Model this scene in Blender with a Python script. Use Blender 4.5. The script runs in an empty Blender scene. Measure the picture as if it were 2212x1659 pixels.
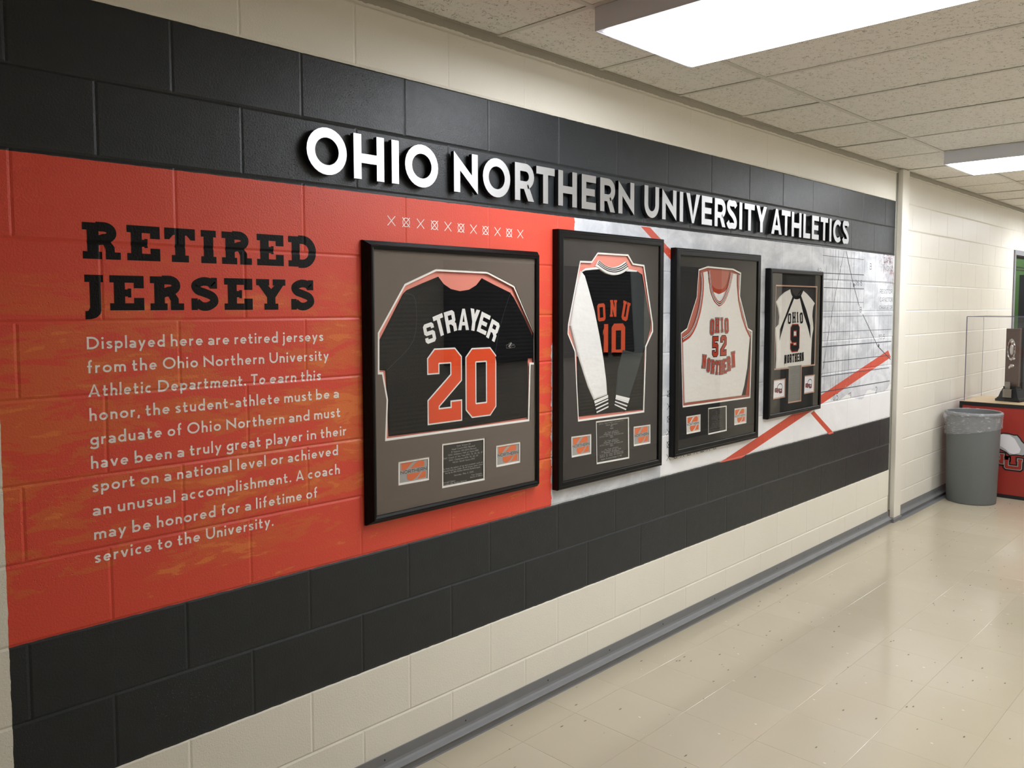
import bpy, bmesh, math, random
from mathutils import Vector, Matrix
from mathutils.geometry import tessellate_polygon

random.seed(7)
D = bpy.data
SC = bpy.context.scene
COL = SC.collection

# ------------------------------------------------------------------ camera
CAM = (-1.0131, -2.2703, 1.6507)
YAW, PITCH, ROLL = 0.7966, -0.0632, -0.0022
def cam_axes():
    ca, sa, cb, sb = math.cos(YAW), math.sin(YAW), math.cos(PITCH), math.sin(PITCH)
    f = Vector((sa * cb, ca * cb, sb)); r = Vector((ca, -sa, 0)); u = r.cross(f)
    cc, sc = math.cos(ROLL), math.sin(ROLL)
    return cc * r + sc * u, -sc * r + cc * u, f
CR, CU, CF = cam_axes()
cam_data = D.cameras.new('camera')
cam = D.objects.new('camera', cam_data)
COL.objects.link(cam)
m = Matrix((CR, CU, -CF)).transposed().to_4x4()
m.translation = Vector(CAM)
cam.matrix_world = m
cam_data.sensor_width = 36.0
cam_data.lens = 1783.95 / 2212 * 36.0
cam_data.shift_x = (1106 - 1091.27) / 2212
cam_data.shift_y = (776.98 - 829.5) / 2212
cam_data.clip_start = 0.05
SC.camera = cam

# ------------------------------------------------------------------ world, view
w = D.worlds.new('world'); SC.world = w
w.use_nodes = True
w.node_tree.nodes['Background'].inputs[0].default_value = (0.9, 0.93, 1.0, 1)
w.node_tree.nodes['Background'].inputs[1].default_value = 0.12
SC.view_settings.view_transform = 'Standard'
SC.view_settings.look = 'None'
SC.view_settings.gamma = 1
SC.view_settings.use_curve_mapping = False
SC.view_settings.exposure = 0.0
LAMP = 17.5                       # radiance of the fluorescent diffusers
LAMP_COL = (0.925, 0.955, 1.0)

# ------------------------------------------------------------------ helpers
def srgb(r, g, b):
    def f(c):
        c /= 255.0
        return c / 12.92 if c <= 0.04045 else ((c + 0.055) / 1.055) ** 2.4
    return (f(r), f(g), f(b), 1.0)

class NT:
    """small node builder"""
    def __init__(s, mat):
        mat.use_nodes = True
        s.t = mat.node_tree; s.n = s.t.nodes; s.l = s.t.links
        s.n.clear()
        s.out = s.n.new('ShaderNodeOutputMaterial')
    def new(s, ty, **kw):
        n = s.n.new(ty)
        for k, v in kw.items(): setattr(n, k, v)
        return n
    def put(s, sock, v):
        if isinstance(v, bpy.types.NodeSocket): s.l.new(v, sock)
        elif v is not None: sock.default_value = v
    def math(s, op, a, b=None, c=None):
        n = s.new('ShaderNodeMath', operation=op)
        s.put(n.inputs[0], a)
        if b is not None: s.put(n.inputs[1], b)
        if c is not None: s.put(n.inputs[2], c)
        return n.outputs[0]
    def add(s, a, b): return s.math('ADD', a, b)
    def sub(s, a, b): return s.math('SUBTRACT', a, b)
    def mul(s, a, b): return s.math('MULTIPLY', a, b)
    def gt(s, a, b): return s.math('GREATER_THAN', a, b)
    def lt(s, a, b): return s.math('LESS_THAN', a, b)
    def step(s, x, e0, e1):
        n = s.new('ShaderNodeMapRange', interpolation_type='SMOOTHSTEP')
        s.put(n.inputs['Value'], x)
        n.inputs['From Min'].default_value = e0; n.inputs['From Max'].default_value = e1
        return n.outputs[0]
    def mix(s, f, a, b, blend='MIX'):
        n = s.new('ShaderNodeMix', data_type='RGBA', blend_type=blend)
        s.put(n.inputs[0], f); s.put(n.inputs[6], a); s.put(n.inputs[7], b)
        return n.outputs[2]
    def pos(s):
        g = s.new('ShaderNodeNewGeometry'); x = s.new('ShaderNodeSeparateXYZ')
        s.l.new(g.outputs['Position'], x.inputs[0])
        return g.outputs['Position'], x.outputs[0], x.outputs[1], x.outputs[2]
    def objco(s): return s.new('ShaderNodeTexCoord').outputs['Object']
    def scale(s, v, sc, off=(0, 0, 0)):
        n = s.new('ShaderNodeMapping'); s.l.new(v, n.inputs[0])
        n.inputs['Scale'].default_value = sc; n.inputs['Location'].default_value = off
        return n.outputs[0]
    def noise(s, v, sc, det=2.0, rough=0.5, dist=0.0):
        n = s.new('ShaderNodeTexNoise'); s.l.new(v, n.inputs['Vector'])
        n.inputs['Scale'].default_value = sc; n.inputs['Detail'].default_value = det
        n.inputs['Roughness'].default_value = rough; n.inputs['Distortion'].default_value = dist
        return n.outputs[0]
    def voro(s, v, sc, feat='F1', rand=1.0):
        n = s.new('ShaderNodeTexVoronoi', feature=feat); s.l.new(v, n.inputs['Vector'])
        n.inputs['Scale'].default_value = sc; n.inputs['Randomness'].default_value = rand
        return n.outputs[0]
    def bump(s, h, strength, dist, nrm=None):
        n = s.new('ShaderNodeBump'); s.put(n.inputs['Height'], h)
        n.inputs['Strength'].default_value = strength; n.inputs['Distance'].default_value = dist
        if nrm is not None: s.l.new(nrm, n.inputs['Normal'])
        return n.outputs[0]
    def bsdf(s, col, rough=0.5, metal=0.0, spec=0.5, nrm=None, **kw):
        b = s.new('ShaderNodeBsdfPrincipled')
        s.put(b.inputs['Base Color'], col); s.put(b.inputs['Roughness'], rough)
        s.put(b.inputs['Metallic'], metal); s.put(b.inputs['Specular IOR Level'], spec)
        for k, v in kw.items(): s.put(b.inputs[k], v)
        if nrm is not None: s.l.new(nrm, b.inputs['Normal'])
        return b.outputs[0]
    def done(s, sh): s.l.new(sh, s.out.inputs['Surface'])

def new_mat(name):
    mm = D.materials.new(name); return mm, NT(mm)

def plain(name, col, rough=0.5, metal=0.0, spec=0.5, grain=0.0, gscale=300, bump=0.0, bscale=400):
    """a plain paint/plastic/fabric with a little procedural variation"""
    mm, n = new_mat(name)
    v = n.objco()
    c = col
    if grain:
        k = n.noise(v, gscale, 3)
        dk = tuple(x * (1 - grain) for x in col[:3]) + (1,)
        lt = tuple(min(1, x * (1 + grain)) for x in col[:3]) + (1,)
        c = n.mix(k, dk, lt)
    nr = n.bump(n.noise(v, bscale, 3), bump, 0.001) if bump else None
    n.done(n.bsdf(c, rough, metal, spec, nr))
    return mm

def link(name, me, mat=None, parent=None):
    if mat is not None:
        for mm in (mat if isinstance(mat, (list, tuple)) else [mat]): me.materials.append(mm)
    o = D.objects.new(name, me); COL.objects.link(o)
    if parent is not None: o.parent = parent
    return o

def empty(name, loc=(0, 0, 0)):
    o = D.objects.new(name, None); COL.objects.link(o); o.location = loc
    o.empty_display_size = 0.05
    return o

def tag(o, label=None, cat=None, group=None, kind=None):
    if label: o['label'] = label
    if cat: o['category'] = cat
    if group: o['group'] = group
    if kind: o['kind'] = kind
    return o

class MB:
    """collects faces, builds one mesh"""
    def __init__(s): s.v = []; s.f = []; s.mi = []
    def face(s, pts, mi=0):
        k = len(s.v); s.v += [tuple(p) for p in pts]; s.f.append(tuple(range(k, k + len(pts)))); s.mi.append(mi)
    def box(s, a, b, mi=0):
        x0, y0, z0 = a; x1, y1, z1 = b
        k = len(s.v)
        s.v += [(x0, y0, z0), (x1, y0, z0), (x1, y1, z0), (x0, y1, z0), (x0, y0, z1), (x1, y0, z1), (x1, y1, z1), (x0, y1, z1)]
        for q in ((0, 3, 2, 1), (4, 5, 6, 7), (0, 1, 5, 4), (1, 2, 6, 5), (2, 3, 7, 6), (3, 0, 4, 7)):
            s.f.append(tuple(k + i for i in q)); s.mi.append(mi)
    def prism(s, prof, x0, x1, axis='x', mi=0):
        """profile of (y,z) swept along x (or (x,z) along y)"""
        n = len(prof); k = len(s.v)
        for t in (x0, x1):
            for a, b in prof: s.v.append((t, a, b) if axis == 'x' else (a, t, b))
        for i in range(n):
            j = (i + 1) % n; s.f.append((k + i, k + j, k + n + j, k + n + i)); s.mi.append(mi)
        s.f.append(tuple(k + i for i in range(n))[::-1]); s.mi.append(mi)
        s.f.append(tuple(k + n + i for i in range(n))); s.mi.append(mi)
    def mesh(s, name, fix=True):
        me = D.meshes.new(name); me.from_pydata(s.v, [], s.f)
        for p, i in zip(me.polygons, s.mi): p.material_index = i
        if fix:
            bm = bmesh.new(); bm.from_mesh(me)
            bmesh.ops.remove_doubles(bm, verts=bm.verts, dist=1e-6)
            bmesh.ops.recalc_face_normals(bm, faces=bm.faces); bm.to_mesh(me); bm.free()
        me.update(); return me
    def build(s, name, mat=None, parent=None, bevel=0, fix=True):
        o = link(name, s.mesh(name, fix), mat, parent)
        if bevel: bev(o, bevel)
        return o

def bev(o, w_, seg=2, ang=35):
    b = o.modifiers.new('bevel', 'BEVEL'); b.width = w_; b.segments = seg
    b.limit_method = 'ANGLE'; b.angle_limit = math.radians(ang); return o

def smooth(o):
    for p in o.data.polygons: p.use_smooth = True
    return o

# --------------------------------------------------------------- 2D outlines
def offs(poly, d):
    """offset closed polygon inwards by d (either winding)"""
    n = len(poly); ar = sum(poly[i][0] * poly[(i + 1) % n][1] - poly[(i + 1) % n][0] * poly[i][1] for i in range(n))
    sg = 1 if ar > 0 else -1
    out = []
    for i in range(n):
        p0, p1, p2 = poly[i - 1], poly[i], poly[(i + 1) % n]
        a = Vector((p1[0] - p0[0], p1[1] - p0[1])); b = Vector((p2[0] - p1[0], p2[1] - p1[1]))
        if a.length < 1e-9: a = b
        if b.length < 1e-9: b = a
        a.normalize(); b.normalize()
        na = Vector((-a.y, a.x)) * sg; nb = Vector((-b.y, b.x)) * sg
        mm = na + nb
        if mm.length < 1e-6: mm = na
        mm.normalize(); c = max(0.45, mm.dot(na))
        out.append((p1[0] + mm.x * d / c, p1[1] + mm.y * d / c))
    return out

def fill(mb, loops, y, mi=0):
    """planar fill in the xz plane of outer + hole loops"""
    pts = [[Vector((x, 0, z)) for x, z in l] for l in loops]
    flat = [p for l in pts for p in l]
    for t in tessellate_polygon(pts): mb.face([(flat[i].x, y, flat[i].z) for i in t], mi)

def plate(name, outer, holes, yf, yb, mat, parent=None, bevel=0.0, mi_side=0):
    """flat board in the xz plane: front at yf, back at yb"""
    mb = MB()
    fill(mb, [outer] + holes, yf)
    for l in [outer] + holes:
        n = len(l)
        for i in range(n):
            a, b = l[i], l[(i + 1) % n]
            mb.face([(a[0], yf, a[1]), (b[0], yf, b[1]), (b[0], yb, b[1]), (a[0], yb, a[1])], mi_side)
    return mb.build(name, mat, parent)

def cloth(name, poly, yb, yf, mat, parent=None, rim=0.004):
    """flat-laid cloth: outline at yb, rolled edge, front at yf"""
    mb = MB(); r1 = offs(poly, rim * 0.35); r2 = offs(poly, rim)
    ys = (yb, yb + (yf - yb) * 0.75, yf)
    ls = (poly, r1, r2)
    for k in (0, 1):
        n = len(poly)
        for i in range(n):
            j = (i + 1) % n; a, b = ls[k], ls[k + 1]
            mb.face([(a[i][0], ys[k], a[i][1]), (a[j][0], ys[k], a[j][1]), (b[j][0], ys[k + 1], b[j][1]), (b[i][0], ys[k + 1], b[i][1])])
    fill(mb, [r2], yf)
    return mb.build(name, mat, parent)

def rect(x0, z0, x1, z1): return [(x0, z0), (x1, z0), (x1, z1), (x0, z1)]

# --------------------------------------------------------------- strokes
def stroke(pts, w_, closed=False, ext=0.0):
    """polyline -> list of quads (2D) with mitred joins"""
    P = [Vector(p) for p in pts]; n = len(P)
    if ext and not closed:
        P[0] = P[0] - (P[1] - P[0]).normalized() * ext
        P[-1] = P[-1] + (P[-1] - P[-2]).normalized() * ext
    L, Rr = [], []
    for i in range(n):
        if closed: a, b = P[i] - P[i - 1], P[(i + 1) % n] - P[i]
        else:
            a = P[i] - P[i - 1] if i else P[1] - P[0]
            b = P[i + 1] - P[i] if i < n - 1 else P[-1] - P[-2]
        a = a.normalized(); b = b.normalized()
        na = Vector((-a.y, a.x)); nb = Vector((-b.y, b.x)); mm = na + nb
        if mm.length < 1e-4: mm = na
        mm.normalize(); c = max(0.4, mm.dot(na)); q = mm * (w_ / 2 / c)
        L.append(P[i] + q); Rr.append(P[i] - q)
    out = []
    for i in range(n if closed else n - 1):
        j = (i + 1) % n
        out.append([tuple(L[i]), tuple(L[j]), tuple(Rr[j]), tuple(Rr[i])])
    return out

def arc(cx, cy, rx, ry, a0, a1, n=14):
    return [(cx + rx * math.cos(math.radians(a0 + (a1 - a0) * i / n)), cy + ry * math.sin(math.radians(a0 + (a1 - a0) * i / n))) for i in range(n + 1)]

def spl(pts, n=6):
    """Catmull-Rom through the points"""
    P = [Vector(p) for p in pts]; P = [2 * P[0] - P[1]] + P + [2 * P[-1] - P[-2]]
    out = []
    for i in range(1, len(P) - 2):
        for k in range(n):
            t = k / n; a, b, c, d = P[i - 1], P[i], P[i + 1], P[i + 2]
            out.append(tuple(0.5 * ((2 * b) + (c - a) * t + (2 * a - 5 * b + 4 * c - d) * t * t + (3 * b - a - 3 * c + d) * t ** 3)))
    out.append(tuple(P[-2])); return out

# ================================================================== lettering
# Every glyph is a list of pieces in cap-height units: ('s', points, closed[, width]) strokes
# or ('p', polygon).  W is the wanted width, t the stroke weight.
SANS_W = dict(zip('ABCDEFGHIJKLMNOPQRSTUVWXYZ', (.86, .7, .9, .84, .62, .58, .95, .82, .16, .45, .74, .56, 1.0, .84, 1.0, .66, 1.0, .7, .6, .68, .8, .84, 1.2, .78, .76, .7)))
SANS_W.update(dict(a=.50, b=.58, c=.50, d=.58, e=.56, f=.36, g=.58, h=.50, i=.17, j=.30, k=.5, l=.14, m=.82, n=.50, o=.62, p=.58, q=.58, r=.34, s=.44, t=.40, u=.50, v=.54, w=.8, x=.5, y=.54, z=.46))
SANS_W.update({'.': .16, ',': .18, '-': .32, '#': .6, "'": .12, '1': .3, '0': .62})
for _c in '23456789': SANS_W[_c] = .56

def bowlpath(x0, x1, y0, y1, close_left=True):
    """D-shaped half bowl from (x0,y1) round to (x0,y0)"""
    ry = (y1 - y0) / 2; cx = max(x0, x1 - ry); rx = x1 - cx
    return [(x0, y1)] + arc(cx, (y0 + y1) / 2, rx, ry, 90, -90, 12) + [(x0, y0)]

def sans(ch, W, t):
    h = t / 2; X = .62; D_ = -.28; A = 1.06
    S = lambda *p, c=False, w=None: ('s', list(p) if len(p) > 1 else list(p[0]), c, w)
    E_ = lambda cx, cy, rx, ry: ('s', arc(cx, cy, rx, ry, 0, 360, 28)[:-1], True, None)
    Wx = W - h; m = W / 2
    if ch == 'A': 
        return [('p', [(0, 0), (t * 1.12, 0), (m + t * .36, 1), (m - t * .36, 1)]), ('p', [(W, 0), (W - t * 1.12, 0), (m - t * .36, 1), (m + t * .36, 1)]), S((W * .2, .26), (W * .8, .26), w=t * .9)]
    if ch == 'B': return [S((h, 0), (h, 1)), S(bowlpath(h, Wx - .06, .53, 1 - h)), S(bowlpath(h, Wx, h, .53))]
    if ch == 'C': return [S(arc(m + .04 * W, .5, m + .04 * W - h, .5 - h, 48, 312, 26))]
    if ch == 'D': return [S((h, 0), (h, 1)), S([(h, 1 - h)] + arc(W * .34, .5, W * .66 - h, .5 - h, 90, -90, 18) + [(h, h)])]
    if ch == 'E': return [S((h, 0), (h, 1)), S((h, 1 - h), (W, 1 - h)), S((h, .5), (W * .92, .5)), S((h, h), (W, h))]
    if ch == 'F': return [S((h, 0), (h, 1)), S((h, 1 - h), (W, 1 - h)), S((h, .5), (W * .9, .5))]
    if ch == 'G': return [S(arc(m, .5, m - h, .5 - h, 45, 345, 26)), S((m, .45), (W, .45))]
    if ch == 'H': return [S((h, 0), (h, 1)), S((Wx, 0), (Wx, 1)), S((h, .47), (Wx, .47))]
    if ch == 'I': return [S((m, 0), (m, 1))]
    if ch == 'J': return [S([(Wx, 1)] + arc(Wx - .25, .25, .25, .25 - h, 0, -120, 8))]
    if ch == 'K': return [S((h, 0), (h, 1)), S((W - h, 1), (t, .42)), S((W * .35, .55), (W - h, 0))]
    if ch == 'L': return [S((h, 0), (h, 1)), S((h, h), (W, h))]
    if ch == 'M': return [S((h, 0), (h, 1)), S((Wx, 0), (Wx, 1)), S((h, .95), (m, .2), (Wx, .95))]
    if ch == 'N':
        g_ = (1 - t * 1.3) / W
        return [('p', [(0, 0), (t, 0), (t, 1 - g_ * t), (0, 1)]), ('p', [(W - t, g_ * t), (W, 0), (W, 1), (W - t, 1)]), ('p', [(0, 1), (0, 1 - t * 1.3), (W, 0), (W, t * 1.3)])]
    if ch == 'O': return [E_(m, .5, m - h, .5 - h)]
    if ch == 'P': return [S((h, 0), (h, 1)), S(bowlpath(h, Wx, .42, 1 - h))]
    if ch == 'Q': return [E_(m, .5, m - h, .5 - h), S((W * .6, .3), (W, -.05))]
    if ch == 'R': return [S((h, 0), (h, 1)), S(bowlpath(h, Wx, .42, 1 - h)), ('p', [(W * .38, .44), (W * .38 + t * 1.15, .44), (W, 0), (W - t * 1.15, 0)])]
    if ch == 'S': return [S(spl([(W * .90, .79), (W * .76, .905), (W * .52, 1 - h), (W * .22, .90), (W * .15, .74), (W * .30, .60), (W * .62, .46), (Wx - .01, .28), (W * .80, .11), (W * .50, h), (W * .24, .09), (W * .08, .23)], 5))]
    if ch == 'T': return [S((0, 1 - h), (W, 1 - h)), S((m, 0), (m, 1 - h))]
    if ch == 'U':
        r = m - h; ry = min(.5, r * 1.05)
        return [S([(h, 1)] + arc(m, h + ry, r, ry, 180, 360, 14) + [(Wx, 1)])]
    if ch == 'V': return [('p', [(0, 1), (t * 1.15, 1), (m + t * .3, 0), (m - t * .3, 0)]), ('p', [(W, 1), (W - t * 1.15, 1), (m - t * .3, 0), (m + t * .3, 0)])]
    if ch == 'W': return [S((h, 1), (W * .27, 0), (m, .95), (W * .73, 0), (Wx, 1))]
    if ch == 'X': return [S((h, 0), (Wx, 1)), S((h, 1), (Wx, 0))]
    if ch == 'Y': return [('p', [(0, 1), (t * 1.2, 1), (m + h, .42), (m - h, .38)]), ('p', [(W, 1), (W - t * 1.2, 1), (m - h, .42), (m + h, .38)]), S((m, 0), (m, .44))]
    if ch == 'Z': return [S((0, 1 - h), (W - t, 1 - h)), S((W - h, 1 - h), (h, h)), S((0, h), (W, h))]
    # lower case
    r = X / 2
    if ch == 'a': return [S([(W * .10, X * .80), (W * .26, X - h * 1.1), (W * .52, X - h), (W * .80, X - t), (Wx, X * .62), (Wx, 0)]), E_(m - .01, X * .28, m - h, X * .28 - h * .8)]
    if ch in 'bdpqg':
        o = [E_(m, r, m - h, r - h)]
        if ch == 'b': o.append(S((h, 0), (h, A)))
        if ch == 'd': o.append(S((Wx, 0), (Wx, A)))
        if ch == 'p': o.append(S((h, D_), (h, X)))
        if ch == 'q': o.append(S((Wx, D_), (Wx, X)))
        if ch == 'g': o.append(S([(Wx, X)] + [(Wx, -.02)] + spl([(Wx, -.02), (W * .84, -.20), (m, -.27), (W * .16, -.22), (W * .04, -.14)], 4)[1:]))
        return o
    if ch == 'c': return [S(arc(m + .03, r, m - h + .03, r - h, 50, 310, 18))]
    if ch == 'e': return [S([(h, r)] + [(Wx, r)] + arc(m, r, m - h, r - h, 8, 318, 20), w=t * .92)]
    if ch == 'f': return [S([(W * .40, 0), (W * .40, .74)] + arc(W * .40 + .17, .84, .17, .22 - h, 180, 80, 6)), S((0, X - h), (W * .9, X - h), w=t * .85)]
    if ch in 'hnm':
        o = [S((h, 0), (h, A if ch == 'h' else X))]
        if ch == 'm':
            q = (W - t) / 2
            o += [S([(h, r)] + arc(h + q / 2, X - h - q * .42, q / 2, q * .42, 180, 0, 10) + [(h + q, 0)]), S([(h + q, r)] + arc(h + q * 1.5, X - h - q * .42, q / 2, q * .42, 180, 0, 10) + [(h + 2 * q, 0)])]
        else: o.append(S([(h, r * .8)] + arc(m, X - h - .16, m - h, .16, 180, 0, 12) + [(Wx, 0)]))
        return o
    if ch == 'i': return [S((m, 0), (m, X)), ('p', arc(m, .86, t * .62, t * .62, 0, 360, 10)[:-1])]
    if ch == 'j': return [S([(Wx, X), (Wx, -.12), (Wx - .06, -.22), (Wx - .16, -.26)]), ('p', arc(Wx, .86, t * .62, t * .62, 0, 360, 10)[:-1])]
    if ch == 'k': return [S((h, 0), (h, A)), S((Wx, X), (h, X * .35)), S((W * .35, X * .55), (Wx, 0))]
    if ch == 'l': return [S((m, 0), (m, A))]
    if ch == 'o': return [E_(m, r, m - h, r - h)]
    if ch == 'r': return [S((h, 0), (h, X)), S([(h, r * .9)] + arc(W * .86, X - h - .17, W * .86 - h, .17, 175, 80, 7))]
    if ch == 's': return [S(spl([(W * .88, X * .80), (W * .68, X - h * 1.05), (W * .40, X - h), (W * .16, X * .74), (W * .46, X * .53), (W * .84, X * .30), (W * .66, h * 1.05), (W * .40, h), (W * .10, X * .20)], 4), w=t * .92)]
    if ch == 't': return [S([(W * .36, .88), (W * .36, .20), (W * .46, .08), (W * .66, h), (W * .94, .10)]), S((0, X - h), (W * .92, X - h), w=t * .85)]
    if ch == 'u': return [S([(h, X)] + arc(m, h + .16, m - h, .16, 180, 360, 12) + [(Wx, X)]), S((Wx, 0), (Wx, X))]
    if ch == 'v': return [S((h * .8, X), (m, .03)), S((W - h * .8, X), (m, .03))]
    if ch == 'w': return [S((h * .8, X), (W * .28, .03), (m, X * .9), (W * .72, .03), (W - h * .8, X))]
    if ch == 'x': return [S((h, 0), (Wx, X)), S((h, X), (Wx, 0))]
    if ch == 'y': return [S((h * .8, X), (m, .03)), S((W - h * .8, X), (W * .22, D_))]
    if ch == 'z': return [S((0, X - h), (W - h, X - h), (h, h), (W, h))]
    if ch == '.': return [('p', arc(m, .08, t * .62, t * .62, 0, 360, 10)[:-1])]
    if ch == ',': return [S((m + .02, .14), (m - .05, -.14))]
    if ch == '-': return [S((0, .34), (W, .34))]
    if ch == "'": return [S((m, 1), (m, .7))]
    if ch == '#': return [S((W * .3, 0), (W * .4, 1)), S((W * .65, 0), (W * .75, 1)), S((0, .33), (W, .33)), S((0, .66), (W, .66))]
    if ch == '0': return [E_(m, .5, m - h, .5 - h)]
    if ch == '1': return [S((Wx, 0), (Wx, 1)), S((Wx, 1 - h), (0, .78))]
    if ch == '2': return [S(spl([(h, .76), (W * .2, .93), (m, 1 - h), (Wx, .74), (W * .7, .42), (h, h)], 4) + [(W, h)])]
    if ch == '3': return [S(spl([(h, .85), (m, 1 - h), (Wx, .76), (m, .54)], 4)), S(spl([(m, .54), (Wx, .28), (m, h), (h * .6, .17)], 4))]
    if ch == '4': return [S((W * .75, 0), (W * .75, 1), (h * .5, .28), (W, .28))]
    if ch == '5': return [S([(W * .9, 1 - h), (h * 1.6, 1 - h), (h * 1.2, .56)] + spl([(h * 1.2, .56), (m, .64), (Wx, .32), (m, h), (h * .6, .13)], 4)[1:])]
    if ch == '6': return [E_(m, .31, m - h, .31 - h), S(spl([(h, .31), (W * .3, .72), (W * .75, 1)], 4))]
    if ch == '7': return [S((0, 1 - h), (W - h, 1 - h), (W * .3, 0))]
    if ch == '8': return [E_(m, .75, m * .85 - h, .25 - h), E_(m, .28, m - h, .28 - h)]
    if ch == '9': return [E_(m, .69, m - h, .31 - h), S(spl([(Wx, .69), (W * .7, .28), (W * .25, 0)], 4))]
    return []

def block(ch, W, t, serif=0.0, tv=None):
    """athletic block letters with chamfered corners"""
    h = t / 2; Wx = W - h; m = W / 2; c = min(max(.03, .13 - .36 * t), (W - t) * .42); k = c
    S = lambda *p, c=False, w=None: ('s', list(p), c, w)
    o = []
    def sf(x, y):                                     # slab under/over a stem
        if serif:
            s_ = serif
            o.append(('p', [(x - h - s_, y - (t * .34)), (x + h + s_, y - (t * .34)), (x + h + s_, y + (t * .34)), (x - h - s_, y + (t * .34))]))
    a, b = h * 0 + t * .34, 1 - t * .34
    if ch in 'O0': return [S((h + k, h), (Wx - k, h), (Wx, h + k), (Wx, 1 - h - k), (Wx - k, 1 - h), (h + k, 1 - h), (h, 1 - h - k), (h, h + k), c=True)]
    if ch == 'U':
        o = [S((h, 1), (h, h + k), (h + k, h), (Wx - k, h), (Wx, h + k), (Wx, 1))]; sf(h, b); sf(Wx, b); return o
    if ch == 'H':
        o = [S((h, 0), (h, 1)), S((Wx, 0), (Wx, 1)), S((h, .5), (Wx, .5))]
        for x in (h, Wx): sf(x, a); sf(x, b)
        return o
    if ch == 'I':
        o = [S((m, 0), (m, 1))]; sf(m, a); sf(m, b); return o
    if ch == 'N':
        o = [S((h, 0), (h, 1)), S((Wx, 0), (Wx, 1)), ('p', [(0, 1), (t, 1), (W, 0), (W - t, 0)])]; sf(h, a); sf(h, b); sf(Wx, b); return o
    if ch == 'T':
        o = [S((0, 1 - h), (W, 1 - h)), S((m, 0), (m, 1 - h))]
        if serif: o += [S((h * .7, 1), (h * .7, .74), w=t * .7), S((W - h * .7, 1), (W - h * .7, .74), w=t * .7)]; sf(m, a)
        return o
    if ch == 'E':
        o = [S((h, 0), (h, 1)), S((h, 1 - h), (W, 1 - h)), S((h, .5), (W * .85, .5)), S((h, h), (W, h))]; sf(h, a); sf(h, b); return o
    if ch == 'R':
        o = [S((h, 0), (h, 1)), S((h, 1 - h), (Wx - k, 1 - h), (Wx, 1 - h - k), (Wx, .5 + k * .8), (Wx - k, .47), (h, .47)), S((m, .5), (Wx, .30), (Wx, 0))]; sf(h, a); sf(h, b); return o
    if ch == 'A':
        return [('p', [(0, 0), (t, 0), (m + h * .5, 1), (m - h * .8, 1)]), ('p', [(W, 0), (W - t, 0), (m - h * .5, 1), (m + h * .8, 1)]), S((W * .2, .3), (W * .8, .3), w=t * .8)]
    if ch == 'Y': return [('p', [(0, 1), (t * 1.1, 1), (m + h, .45), (m - h, .4)]), ('p', [(W, 1), (W - t * 1.1, 1), (m - h, .45), (m + h, .4)]), S((m, 0), (m, .48))]
    if ch == 'S': return [S((Wx, .70), (Wx, 1 - h - k), (Wx - k, 1 - h), (h + k, 1 - h), (h, 1 - h - k), (h, .5 + k * .9), (h + k, .5), (Wx - k, .5), (Wx, .5 - k * .9), (Wx, h + k), (Wx - k, h), (h + k, h), (h, h + k), (h, .30))]
    if ch == '2': return [S((h, .68), (h, 1 - h - k), (h + k, 1 - h), (Wx - k, 1 - h), (Wx, 1 - h - k), (Wx, .60), (h, .27), (h, 0)), S((h, h), (W, h)), S((Wx, 0), (Wx, .27), w=t)]
    if ch == '1': return [S((W * .62, 0), (W * .62, 1)), ('p', [(0, .80), (0, .66), (W * .62 - h * .9, .78), (W * .62 - h * .9, 1), (W * .3, .9)])]
    if ch == '5': return [S((W, 1 - h), (h, 1 - h), (h, .56), (Wx - k, .56), (Wx, .56 - k), (Wx, h + k), (Wx - k, h), (h + k, h), (h, h + k), (h, .3))]
    if ch == '9': return [S((Wx, .45), (h + k, .45), (h, .45 + k), (h, 1 - h - k), (h + k, 1 - h), (Wx - k, 1 - h), (Wx, 1 - h - k), (Wx, h + k), (Wx - k, h), (h + k, h), (h, h + k), (h, .29))]
    return sans(ch, W, t)

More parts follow.
